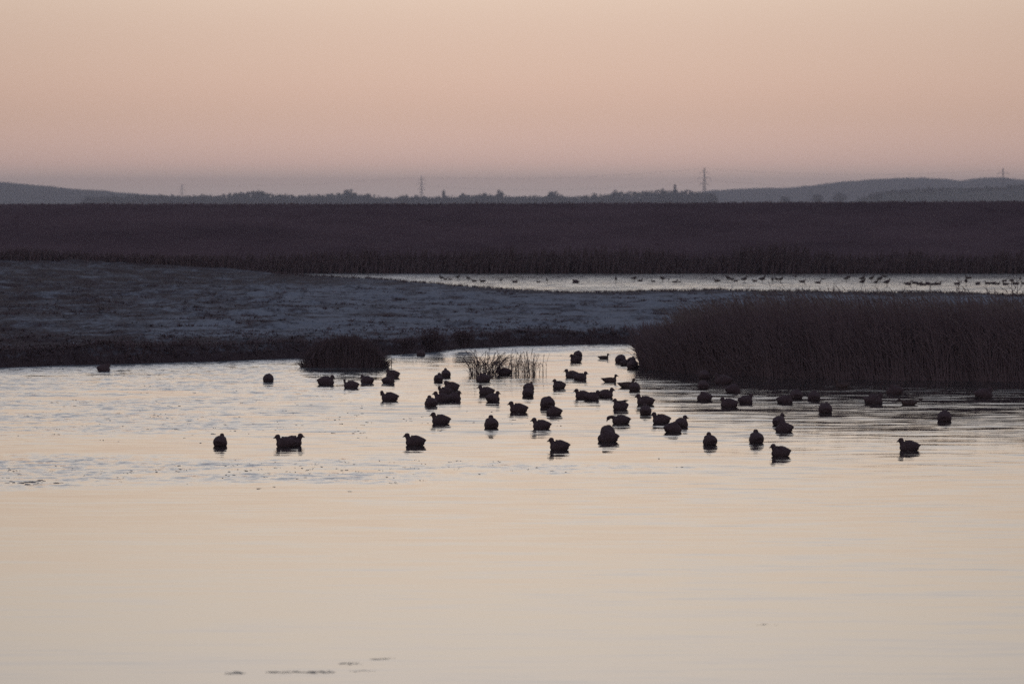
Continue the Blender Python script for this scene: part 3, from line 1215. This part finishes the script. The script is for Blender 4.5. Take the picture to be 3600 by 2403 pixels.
def coot(pose):
    m = MB()
    body = COOT_BODY
    puff = 1.0
    if pose in ('sleep', 'ball'):
        puff = 1.07
    rings = [((x * (0.93 if pose == 'ball' else 1.0), 0, z), hw * puff, hh * puff, 0.0) for x, z, hh, hw in body]
    m.loft(rings, 14)
    # under-tail coverts and the pointed tail
    m.loft([((-0.150, 0, 0.030), 0.012, 0.008, 0), ((-0.125, 0, 0.030), 0.050, 0.030, 0), ((-0.08, 0, 0.03), 0.06, 0.05, 0)], 8)
    bill = None
    if pose == 'swim':
        neck(m, [(0.085, 0, 0.075, 0.060), (0.128, 0, 0.105, 0.054), (0.146, 0, 0.138, 0.043), (0.152, 0, 0.160, 0.039)])
        m.ball((0.160, 0, 0.176), 0.051, 0.042, 0.046, -0.30)
        bill = ((0.196, 0, 0.166), (0.238, 0, 0.142), 0.0175)
    elif pose == 'turned':          # head turned well to its right
        neck(m, [(0.085, 0, 0.075, 0.060), (0.122, -0.01, 0.105, 0.050), (0.134, -0.016, 0.145, 0.038), (0.134, -0.022, 0.168, 0.036)])
        m.ball((0.134, -0.028, 0.186), 0.043, 0.048, 0.044, 0)
        bill = ((0.152, -0.060, 0.176), (0.167, -0.098, 0.156), 0.0165)
    elif pose == 'alert':
        neck(m, [(0.090, 0, 0.07, 0.060), (0.135, 0, 0.115, 0.042), (0.148, 0, 0.155, 0.032), (0.154, 0, 0.185, 0.032)])
        m.ball((0.160, 0, 0.200), 0.046, 0.036, 0.038, -0.2)
        bill = ((0.196, 0, 0.195), (0.238, 0, 0.180), 0.0155)
    elif pose == 'slim':            # thin upright neck, head held square to the side
        neck(m, [(0.095, 0, 0.07, 0.055), (0.150, 0, 0.105, 0.036), (0.165, 0, 0.145, 0.026), (0.168, 0, 0.175, 0.024)])
        m.ball((0.170, 0, 0.186), 0.030, 0.036, 0.032, 0)
        bill = ((0.176, -0.030, 0.182), (0.182, -0.068, 0.168), 0.014)
    elif pose == 'hunch':
        neck(m, [(0.080, 0, 0.085, 0.064), (0.125, 0, 0.115, 0.052), (0.142, 0, 0.145, 0.042)])
        m.ball((0.148, 0, 0.166), 0.047, 0.039, 0.042, -0.6)
        bill = ((0.180, 0, 0.146), (0.208, 0, 0.112), 0.017)
    elif pose == 'bowed':
        neck(m, [(0.110, 0, 0.070, 0.056), (0.150, 0, 0.110, 0.042), (0.165, 0, 0.150, 0.034), (0.172, 0, 0.175, 0.033)])
        m.ball((0.180, 0, 0.172), 0.044, 0.035, 0.036, -1.15)
        bill = ((0.197, 0, 0.140), (0.200, 0, 0.095), 0.015)
    elif pose == 'feed':
        neck(m, [(0.080, 0, 0.085, 0.062), (0.150, 0, 0.115, 0.042), (0.200, 0, 0.135, 0.032), (0.240, 0, 0.125, 0.033)])
        m.ball((0.256, 0, 0.110), 0.046, 0.035, 0.038, -1.0)
        bill = ((0.278, 0, 0.078), (0.288, 0, 0.034), 0.0155)
    elif pose == 'sleep':           # head laid back and tucked into the shoulder feathers
        m.ball((0.060, 0.030, 0.172), 0.052, 0.040, 0.036, 0.2)
    elif pose == 'ball':
        m.ball((0.010, -0.02, 0.172), 0.050, 0.044, 0.030, 0.0)
        m.ball((0.085, 0, 0.085), 0.10, 0.108, 0.098, 0.0)
    o = grow('coot', m, 0.0105, M_COOT)
    if bill:
        bill_mesh(bill[0], bill[1], bill[2], M_BILL).build('bill', M_BILL, o, True)
    for s_ in (-1, 1):
        wing_mesh(s_, 0.118 * puff, 0.268, 0.122 * puff, 0.060, 0.018).build('wing', M_COOT, o, True)
    return o


def coot_wing():
    o = coot('turned')
    m = MB()
    for k in range(6):              # one wing half opened and stretched back
        y = -0.05 - 0.012 * k
        a = Vector((-0.02, y * 0.8, 0.165))
        b_ = Vector((-0.175 - 0.012 * (5 - k), y - 0.03, 0.178 - 0.012 * k))
        m.tube([a, a.lerp(b_, .5) + Vector((0, 0, 0.014)), b_], 0.012, 0.005, 5)
    m.build('stretched_wing', M_COOT, o, True)
    return o


DUCK_BODY = [(-0.215, 0.098, 0.004, 0.018), (-0.190, 0.090, 0.018, 0.038), (-0.150, 0.070, 0.040, 0.060), (-0.100, 0.052, 0.060, 0.080),
             (-0.040, 0.040, 0.076, 0.092), (0.030, 0.036, 0.082, 0.096), (0.090, 0.036, 0.080, 0.090), (0.135, 0.038, 0.066, 0.074),
             (0.165, 0.042, 0.042, 0.050), (0.178, 0.044, 0.014, 0.018)]


def duck(pose='swim'):
    m = MB()
    m.loft([((x, 0, z), hw, hh, 0.0) for x, z, hh, hw in DUCK_BODY], 12)
    if pose == 'swim':
        neck(m, [(0.100, 0, 0.060, 0.050), (0.140, 0, 0.100, 0.036), (0.150, 0, 0.135, 0.028), (0.156, 0, 0.155, 0.028)])
        m.ball((0.166, 0, 0.170), 0.043, 0.031, 0.034, -0.2)
        bl = ((0.198, 0, 0.160), (0.248, 0, 0.140), 0.014)
    else:                           # neck stretched low and forward
        neck(m, [(0.110, 0, 0.060, 0.048), (0.160, 0, 0.085, 0.034), (0.205, 0, 0.098, 0.028), (0.225, 0, 0.105, 0.027)])
        m.ball((0.240, 0, 0.112), 0.042, 0.031, 0.033, -0.2)
        bl = ((0.270, 0, 0.103), (0.316, 0, 0.086), 0.014)
    o = grow('duck', m, 0.0105, M_DUCK)
    bill_mesh(*bl, M_BILL_DARK, True).build('bill', M_BILL_DARK, o, True)
    for s_ in (-1, 1):
        wing_mesh(s_, 0.084, 0.285, 0.095, 0.036, -0.022).build('wing', M_DUCK, o, True)
    if pose != 'swim':
        t = MB()
        for k in range(5):
            t.tube([Vector((-0.15, (k - 2) * 0.015, 0.085)), Vector((-0.285, (k - 2) * 0.026, 0.135 - 0.004 * abs(k - 2)))], 0.012, 0.007, 5)
        t.build('cocked_tail', M_DUCK, o, True)
    return o


def wader(pose='stand'):
    m = MB()
    zb = 0.155
    m.loft([((-0.165, 0, zb - 0.020), 0.010, 0.005, 0), ((-0.12, 0, zb - 0.005), 0.030, 0.022, 0), ((-0.06, 0, zb + 0.005), 0.055, 0.048, 0),
            ((0.0, 0, zb + 0.012), 0.064, 0.062, 0), ((0.05, 0, zb + 0.022), 0.058, 0.060, 0), ((0.085, 0, zb + 0.032), 0.040, 0.044, 0),
            ((0.105, 0, zb + 0.036), 0.014, 0.016, 0)], 12)
    if pose == 'stand':
        neck(m, [(0.060, 0, zb + 0.045, 0.044), (0.080, 0, zb + 0.080, 0.030), (0.088, 0, zb + 0.100, 0.026)])
        m.ball((0.096, 0, zb + 0.112), 0.034, 0.028, 0.029, -0.2)
        bl = ((0.122, 0, zb + 0.108), (0.155, 0, zb + 0.100), 0.008)
    else:
        m.ball((0.085, 0.0, zb + 0.078), 0.036, 0.030, 0.030, -0.3)
        bl = ((0.112, 0, zb + 0.070), (0.142, 0, zb + 0.058), 0.008)
    o = grow('wading_bird', m, 0.009, M_WADER, 3)
    bill_mesh(*bl, M_BILL_DARK).build('bill', M_BILL_DARK, o, True)
    for s_ in (-1, 1):
        t = MB()
        t.tube([Vector((0.0, s_ * 0.022, zb - 0.03)), Vector((0.006, s_ * 0.022, 0.075)), Vector((-0.004, s_ * 0.022, -0.06))], 0.008, 0.006, 6)
        t.build('leg', M_BILL_DARK, o, True)
        wing_mesh(s_, 0.062, 0.235, 0.064, zb + 0.012, 0.02).build('wing', M_WADER, o, True)
    return o


MAKERS = {'swim': lambda: coot('swim'), 'turned': lambda: coot('turned'), 'alert': lambda: coot('alert'), 'slim': lambda: coot('slim'),
          'hunch': lambda: coot('hunch'), 'bowed': lambda: coot('bowed'), 'feed': lambda: coot('feed'), 'sleep': lambda: coot('sleep'),
          'ball': lambda: coot('ball'), 'wing': coot_wing, 'duck': duck, 'ducklow': lambda: duck('low'), 'wader': wader,
          'rest': lambda: wader('rest')}
PROTO, USED = {}, set()


def place_bird(kind, px, py, yaw, label, group, size=1.0):
    if kind not in PROTO:
        PROTO[kind] = MAKERS[kind]()
    o = PROTO[kind] if kind not in USED else copy_tree(PROTO[kind])
    USED.add(kind)
    p = at(px, py)
    o.location = p
    o.rotation_euler = (0, 0, R(yaw))
    o.scale = (size, size, size)
    cat = 'duck' if kind in ('duck', 'ducklow') else ('wading bird' if kind in ('wader', 'rest') else 'coot')
    tag(o, label, cat, group)
    return o


G1 = 'coots and ducks resting on the near water'
NEAR = [
    # nearest row
    ('swim', 773, 1567, 82, 'coot seen from behind, alone at the left end of the nearest row', 1.0),
    ('swim', 1008, 1570, 180, 'left-facing coot of the overlapping back-to-back pair near left', 1.0),
    ('swim', 1024, 1566, 0, 'right-facing coot of the overlapping back-to-back pair near left', 1.0),
    ('swim', 1463, 1565, 180, 'lone left-facing coot in the nearest row, right of the back-to-back pair', 1.0),
    ('swim', 1970, 1581, 184, 'left-facing coot with ragged tail, nearest in the middle of the flock', 0.98),
    ('sleep', 2140, 1552, 182, 'big hunched coot with a rounded bird piled up behind it', 1.08),
    ('ball', 2137, 1533, 95, 'domed coot rising behind the big hunched coot', 1.05),
    ('turned', 2498, 1563, 110, 'lone coot, head left of its round back, right of the big hunched one', 0.98),
    ('turned', 2661, 1556, 105, 'upright pear-shaped coot, alone left of the two piled coots', 1.05),
    ('swim', 2748, 1603, 206, 'left-facing coot closest to us on the right side', 0.98),
    ('swim', 3200, 1583, 180, 'left-facing coot alone nearest the bottom right', 1.0),
    # second row
    ('swim', 1553, 1489, 180, 'left-facing coot with pointed tail, alone below the crowded cluster', 1.02),
    ('turned', 1729, 1504, 112, 'round coot seen end-on, head on the left, alone in mid water', 1.08),
    ('swim', 1907, 1507, 180, 'left-facing coot with steeply sloping back in mid water', 0.98),
    ('feed', 2186, 1489, 180, 'coot stretching its neck low to feed at the water', 1.0),
    ('swim', 2328, 1487, 182, 'left-facing coot just left of a touching pair', 1.0),
    ('sleep', 2363, 1519, 14, 'front coot of the touching pair, its head hidden', 0.98),
    ('turned', 2393, 1501, 60, 'rear coot of the touching pair, head raised at right', 1.0),
    ('turned', 2737, 1494, 65, 'rear coot of the two piled coots on the right', 1.0),
    ('sleep', 2759, 1517, 178, 'front coot of the two piled coots, a flat dark slab', 0.96),
    ('ball', 3320, 1481, 85, 'ball-shaped sleeping coot alone towards the right edge', 1.10),
    ('ball', 2902, 1451, 90, 'ball-shaped sleeping coot where the reed reflection ends', 1.10),
    # middle of the flock
    ('swim', 1826, 1449, 180, 'large left-facing coot left of the two round overlapping coots', 1.05),
    ('ball', 1926, 1432, 100, 'round headless-looking coot behind a left-facing one, middle of the flock', 1.2),
    ('sleep', 1950, 1458, 182, 'coot with tucked head in front of the round one, middle of the flock', 0.92),
    ('wing', 2184, 1438, 216, 'coot stretching one wing back to the right', 1.0),
    ('swim', 2272, 1422, 181, 'bulky left-facing coot above the cone-shaped one', 1.06),
    ('swim', 2270, 1456, 92, 'cone-shaped coot seen from behind with head centred', 1.0),
    ('bowed', 1373, 1408, 180, 'coot with bowed hooked neck, alone left of the crowded cluster', 1.05),
    ('turned', 1517, 1427, 125, 'front left coot of the crowded cluster, seen end-on', 1.0),
    ('swim', 1558, 1411, 180, 'left-facing coot with raised head in the crowded cluster', 1.02),
    ('turned', 1593, 1409, 36, 'right-facing coot at the right end of the crowded cluster', 0.98),
    ('hunch', 1590, 1370, 198, 'uppermost coot of the crowded cluster', 1.05),
    ('bowed', 1568, 1386, 200, 'preening coot squeezed in the middle of the crowded cluster', 0.92),
    ('swim', 1713, 1387, 188, 'left-facing coot below the sedge tufts', 1.0),
    ('turned', 1730, 1411, 45, 'coot facing right into the distance, overlapping the one below the sedge', 1.0),
    ('bowed', 1857, 1373, 62, 'rear coot of two stacked end-on, pale-edged head at right', 0.98),
    ('ball', 1856, 1392, 88, 'front coot of two stacked end-on, right of the sedge', 1.0),
    ('turned', 1968, 1365, 216, 'small coot facing left, alone right of the sedge tufts', 0.98),
    ('swim', 2052, 1400, 180, 'left-facing coot of the row of three touching birds', 0.98),
    ('swim', 2078, 1406, 22, 'middle right-facing coot of the row of three touching birds', 0.98),
    ('swim', 2126, 1396, 2, 'right-facing coot at the right end of the row of three', 0.98),
    # back, left
    ('hunch', 362, 1305, 22, 'coot tight against the bank at far left', 1.0),
    ('ball', 943, 1342, 90, 'ball-shaped sleeping coot left of the rush tussock', 1.02),
    ('hunch', 1143, 1352, 4, 'hunched coot just below the rush tussock', 1.14),
    ('slim', 1237, 1364, 180, 'coot with thin upright neck below the rush tussock', 1.0),
    ('hunch', 1293, 1347, 150, 'hunched coot right behind the thin-necked one', 0.98),
    ('hunch', 1383, 1326, 206, 'rounded coot right of the rush tussock, upper of two', 1.0),
    ('hunch', 1363, 1347, 24, 'right-facing coot right of the rush tussock, lower of two', 0.92),
    ('ball', 1480, 1252, 90, 'small dark coot at the bank in the cove', 0.95),
    ('turned', 1541, 1341, 95, 'front left coot of two end-on above the crowded cluster', 0.94),
    ('swim', 1568, 1325, 95, 'rear right coot of two end-on above the crowded cluster', 1.0),
    ('sleep', 1701, 1341, 180, 'coot sleeping in front of the leftmost sedge tuft', 1.02),
    ('swim', 1776, 1317, 180, 'coot swimming among the sedge stems', 1.0),
    # back, centre
    ('swim', 2027, 1272, 205, 'front coot of two stacked near the far bank', 0.98),
    ('ball', 2031, 1257, 90, 'rear coot of two stacked near the far bank', 1.0),
    ('duck', 2121, 1262, 0, 'small slender duck facing right near the far bank', 0.78),
    ('ball', 2181, 1275, 80, 'dome-backed coot by the left corner of the reed bed', 1.15),
    ('hunch', 2196, 1284, 30, 'half-hidden coot between the dome-backed one and the reeds', 0.85),
    ('hunch', 2219, 1279, 70, 'rear coot tucked into the corner of the reed bed', 1.0),
    ('ball', 2224, 1295, 85, 'front coot right at the corner of the reed bed', 1.15),
    ('swim', 2014, 1327, 180, 'left-facing coot of the smaller pair above the row of three', 0.98),
    ('swim', 2037, 1335, 14, 'right-facing coot of the smaller pair above the row of three', 0.95),
    ('duck', 2142, 1343, 0, 'long-billed duck facing right with sharp tail, left of two alike', 0.95),
    ('duck', 2202, 1361, 0, 'long-billed duck facing right, right of two alike', 1.03),
    ('ball', 2231, 1373, 90, 'ball-shaped coot touching the right-hand long-billed duck', 1.0),
    # in the reflection of the reeds
    ('hunch', 2316, 1285, 0, 'coot half lost against the reed bed, leftmost there', 1.0),
    ('hunch', 2425, 1308, 150, 'dark coot at the foot of the reeds above the stacked balls', 1.0),
    ('ball', 2476, 1331, 90, 'upper ball-shaped coot below the reeds', 1.08),
    ('ball', 2473, 1366, 90, 'lower ball-shaped coot below the reeds', 1.0),
    ('hunch', 2545, 1349, 180, 'left-facing coot in the dark reed reflection', 1.2),
    ('sleep', 2575, 1381, 30, 'broad sleeping coot just below the dark left-facing one', 1.05),
    ('sleep', 2479, 1407, 180, 'flat side-on coot with no head showing', 0.96),
    ('hunch', 2566, 1431, 180, 'left-facing hunched coot touching tails with a right-facing one', 1.05),
    ('swim', 2618, 1418, 34, 'right-facing coot touching tails with a hunched one', 0.98),
    ('hunch', 2757, 1417, 0, 'right-facing hunched coot in front of a ball-shaped one', 1.0),
    ('ball', 2800, 1401, 90, 'ball-shaped coot behind the right-facing hunched one', 1.08),
    ('ball', 2862, 1407, 90, 'ball-shaped coot second right of the hunched one', 1.06),
    ('hunch', 2872, 1322, 160, 'barely visible coot deep in the reed reflection', 0.95),
    ('duck', 2962, 1362, 180, 'duck with pale head edge deep in the reed reflection', 0.9),
    ('hunch', 3068, 1419, 0, 'right-facing coot in the ripples left of the low-stretched duck', 1.14),
    ('sleep', 3147, 1386, 175, 'dark coot above the low-stretched duck', 1.1),
    ('ducklow', 3198, 1423, 180, 'duck stretched low with cocked tail', 0.95),
    ('hunch', 3455, 1398, 0, 'rightmost coot in the rippled reed reflection', 1.16),
]
rb = random.Random(4)
for (k, px, py, yaw, lab, s) in NEAR:
    place_bird(k, px, py, yaw + rb.uniform(-5, 5), lab, G1, s)

G2 = 'birds on the far strip of water'
FARB = [
    ('wader', 1551, 987, 200, 'leftmost bird on the far water, tall and upright', 1.0),
    ('duck', 1565, 984, 0, 'tiny duck just right of the leftmost far bird', 0.55),
    ('duck', 1583, 984, 180, 'second tiny duck right of the leftmost far bird', 0.5),
    ('wader', 1610, 984, 10, 'lone wading bird on legs near the left end of the far water', 0.95),
    ('wader', 1647, 988, 190, 'upright wader left of two flat ducks on the far water', 0.85),
    ('duck', 1668, 990, 180, 'left of two flat ducks near the left end of the far water', 0.7),
    ('duck', 1697, 991, 180, 'right of two flat ducks near the left end of the far water', 0.8),
    ('wader', 1762, 992, 0, 'tiny bird alone left of the bluish far duck', 0.65),
    ('duck', 1810, 993, 0, 'bluish round duck alone between two tiny far birds', 0.75),
    ('duck', 1894, 993, 160, 'small duck beside an upright wader left of the big far coot', 0.55),
    ('wader', 1923, 995, 95, 'upright wader left of the big far coot', 0.9),
    ('hunch', 2025, 995, 180, 'big round coot alone on the far water', 0.95),
    ('wader', 2165, 992, 95, 'slim upright wader alone right of the big far coot', 1.0),
    ('rest', 2229, 990, 10, 'bulky wader paired with a duck, left of the middle of the far water', 1.05),
    ('duck', 2250, 989, 0, 'duck paired with the bulky wader on the far water', 0.72),
    ('duck', 2297, 991, 180, 'duck alone between the pair and the big-headed wader', 0.6),
    ('rest', 2329, 991, 170, 'big-headed wader leaning left on the far water', 1.1),
    ('wader', 2351, 990, 90, 'tiny bird between the big-headed wader and a plump duck', 0.6),
    ('duck', 2373, 993, 10, 'plump duck right of the big-headed wader', 0.75),
    ('duck', 2389, 992, 0, 'smallest speck of a duck before the empty gap', 0.4),
    ('duck', 2522, 990, 180, 'left-facing duck just right of the empty gap', 0.85),
    ('wader', 2560, 990, 170, 'tall wader at the left of three close far birds', 1.15),
    ('rest', 2574, 992, 10, 'middle bird of three close far birds right of the gap', 0.85),
    ('duck', 2586, 990, 0, 'right bird of three close far birds right of the gap', 0.6),
    ('wader', 2617, 993, 8, 'right-facing wader alone right of the three close birds', 1.15),
    ('duck', 2654, 990, 180, 'flat duck left of the largest far wader', 0.7),
    ('wader', 2680, 995, 5, 'largest right-facing far wader', 1.3),
    ('rest', 2716, 995, 100, 'left bird of three standing in a tight knot', 1.15),
    ('rest', 2730, 992, 180, 'middle bird of three standing in a tight knot', 1.0),
    ('wader', 2744, 994, 5, 'right bird of three standing in a tight knot', 1.1),
    ('rest', 2797, 982, 90, 'round wader close under the embankment, right of the tight knot', 1.0),
    ('duck', 2820, 993, 0, 'flat duck below the round wader under the embankment', 0.85),
    ('duck', 2875, 996, 0, 'flat right-facing duck halfway along the right-hand far water', 0.82),
    ('duck', 2894, 983, 180, 'small duck tight under the embankment', 0.6),
    ('wader', 2975, 991, 20, 'front wader of two overlapping near the embankment', 1.1),
    ('rest', 2986, 984, 90, 'rear wader of two overlapping near the embankment', 0.9),
    ('wader', 3031, 992, 5, 'upper of two waders stacked one above the other', 1.2),
    ('wader', 3032, 1004, 5, 'lower of two waders stacked one above the other', 1.2),
    ('wader', 3064, 991, 10, 'wader just right of the two stacked ones', 1.15),
    ('wader', 3094, 994, 30, 'upper right wader of an overlapping pair', 1.3),
    ('wader', 3080, 1003, 5, 'lower left wader of an overlapping pair, near the far bank', 1.0),
    ('rest', 3111, 982, 180, 'bird under the embankment above the nearest far wader', 0.9),
    ('wader', 3118, 1007, 5, 'wader on visible legs closest to the far bank', 1.3),
    ('duck', 3191, 1001, 0, 'duck facing right, left of the dense raft', 0.95),
    ('duck', 3217, 997, 180, 'left-facing duck at the left end of the dense raft', 0.8),
    ('duck', 3231, 1001, 0, 'second duck from left in the dense raft', 0.85),
    ('duck', 3246, 1003, 180, 'third duck from left in the dense raft, lowest', 0.85),
    ('hunch', 3264, 1001, 180, 'humped coot in the dense raft', 0.8),
    ('duck', 3280, 1002, 10, 'second duck from right in the dense raft', 0.8),
    ('duck', 3297, 1001, 0, 'right-facing duck at the right end of the dense raft', 0.9),
    ('duck', 3364, 1000, 0, 'duck left of the tall branching stem', 0.85),
    ('wader', 3396, 1003, 90, 'upright wader right of the tall branching stem', 1.3),
    ('duck', 3405, 980, 180, 'dark duck under the embankment by the tall branching stem', 0.95),
    ('hunch', 3437, 1000, 10, 'squat coot right of the upright wader by the stem', 0.72),
    ('duck', 3474, 999, 180, 'left of three touching birds near the right edge', 0.9),
    ('hunch', 3492, 999, 0, 'middle of three touching birds near the right edge', 0.7),
    ('duck', 3506, 1000, 0, 'right of three touching birds near the right edge', 0.72),
    ('duck', 3531, 989, 0, 'small duck behind the others near the right edge', 0.7),
    ('duck', 3536, 1001, 180, 'front duck near the right edge, left of the leaning stems', 0.85),
    ('rest', 3556, 997, 10, 'hunched wader just left of the leaning stems', 0.95),
    ('duck', 3572, 1000, 180, 'duck behind the leaning stems at the right edge', 0.9),
    ('wader', 3588, 989, 100, 'upright bird high at the right edge', 0.85),
    ('duck', 3600, 999, 170, 'duck cut off by the right edge', 0.8),
]
for (k, px, py, yaw, lab, s) in FARB:
    place_bird(k, px, py, yaw + rb.uniform(-8, 8), lab, G2, s * 1.1)

# ---------------------------------------------------------------- floating bits
mb = MB()


def chip(px, py, w):
    c = at(px, py)
    n_ = rng.choice((1, 2, 2, 3))
    for k in range(n_):
        q = c + Vector((rng.gauss(0, w), rng.gauss(0, w * 2.0), 0))
        a = rng.gauss(0, 0.35)
        L, W_ = w * rng.uniform(0.4, 1.1), w * rng.uniform(0.25, 0.6)
        H_ = rng.uniform(0.002, 0.008)
        u = Vector((math.cos(a), math.sin(a), 0))
        t = Vector((-math.sin(a), math.cos(a), 0))
        b = len(mb.v)
        for zz, sc_ in ((-0.008, 1.0), (H_, 0.7)):
            for (iu, it) in ((-1, -.4), (-.2, -1), (1, -.5), (.8, .5), (.1, 1), (-.9, .4)):
                mb.v.append(q + u * L * 0.5 * iu * sc_ + t * W_ * it * sc_ + Vector((0, 0, zz)))
        mb.f.append(tuple(range(b + 6, b + 12)))
        for i in range(6):
            j = (i + 1) % 6
            mb.f.append((b + i, b + j, b + 6 + j, b + 6 + i))


for i in range(110):                    # broken skim ice and bits in the left-hand bands
    chip(rng.uniform(0, 1300), rng.gauss(1465, 52), rng.choice((0.02, 0.025, 0.03, 0.04, 0.06, 0.09)))
for i in range(60):
    chip(rng.uniform(0, 1500), 1690 - 0.036 * rng.uniform(0, 1500) + rng.gauss(0, 12), rng.choice((0.02, 0.03, 0.04, 0.07)))
for i in range(50):
    chip(rng.uniform(800, 1950), rng.gauss(1640, 16), rng.choice((0.02, 0.025, 0.03, 0.05)))
for i in range(30):
    chip(rng.uniform(1200, 2000), rng.gauss(1478, 22), rng.uniform(0.02, 0.06))
for px, py in ((1980, 1659), (2382, 1641), (640, 1656), (1370, 1676), (1240, 1726), (930, 1718), (1850, 1470), (2300, 1610)):
    chip(px, py, 0.06)
for i in range(14):
    chip(60 + rng.uniform(0, 90), 1696 + rng.gauss(0, 4), 0.11)
tag(mb.build('floating_debris', M_DEBRIS), 'scattered bits of broken ice and plant on the water', kind='stuff')


def floating_weed(px, py, w, label, n_=12):
    c = at(px, py)
    root = empty('floating_weed', c)
    ppm = FPX / c.y
    W_ = w / ppm
    m = MB()
    for i in range(n_):
        x = rng.uniform(-.5, .5) * W_
        y = rng.gauss(0, 0.06)
        a = rng.gauss(0, 0.5)
        L = rng.uniform(0.02, 0.06)
        d = Vector((math.cos(a), math.sin(a), 0)) * L
        p = Vector((x, y, -0.002))
        m.tube([p - d, p + Vector((0, 0, rng.uniform(-0.003, 0.004))), p + d], 0.004, 0.002, 4)
        m.ball((x, y, -0.003), L * 0.5, 0.012, 0.005, 0, 6, 3)
    m.build('strands', M_WEED, root)['kind'] = 'stuff'
    tag(root, label, 'weed', 'floating weed at the bottom of the view')


floating_weed(825, 2364, 48, 'small blurred weed scrap at bottom left', 12)
floating_weed(1060, 2361, 230, 'long blurred weed strand at the bottom, largest of all', 60)
floating_weed(1235, 2330, 75, 'blurred weed scrap just above the right end of the long strand', 14)
floating_weed(1350, 2315, 70, 'uppermost blurred weed scrap, right of the long strand', 8)
floating_weed(1285, 2355, 80, 'faint blurred weed scrap level with the long strand, at its right', 8)
floating_weed(2710, 2195, 60, 'faint weed scrap in the lower right of the water', 5)

# ---------------------------------------------------------------- air
hz = bpy.data.materials.new('evening_haze')
hz.use_nodes = True
hn = hz.node_tree.nodes
hn.remove(hn['Principled BSDF'])
pv = hn.new('ShaderNodeVolumePrincipled')
pv.inputs['Color'].default_value = (0.85, 0.86, 1.0, 1)
pv.inputs['Density'].default_value = 1.08e-4
pv.inputs['Anisotropy'].default_value = 0.55
hz.node_tree.links.new(pv.outputs[0], hn['Material Output'].inputs['Volume'])
x0, x1, y0, y1, z0, z1 = -6100, 6100, -350, 14000, -2.0, 66.0
hv = [(x, y, z) for z in (z0, z1) for y in (y0, y1) for x in (x0, x1)]
hf = [(0, 2, 3, 1), (4, 5, 7, 6), (0, 1, 5, 4), (2, 6, 7, 3), (0, 4, 6, 2), (1, 3, 7, 5)]
tag(mesh_obj('haze', hv, hf, hz), 'thin evening haze over the whole marsh', kind='stuff')
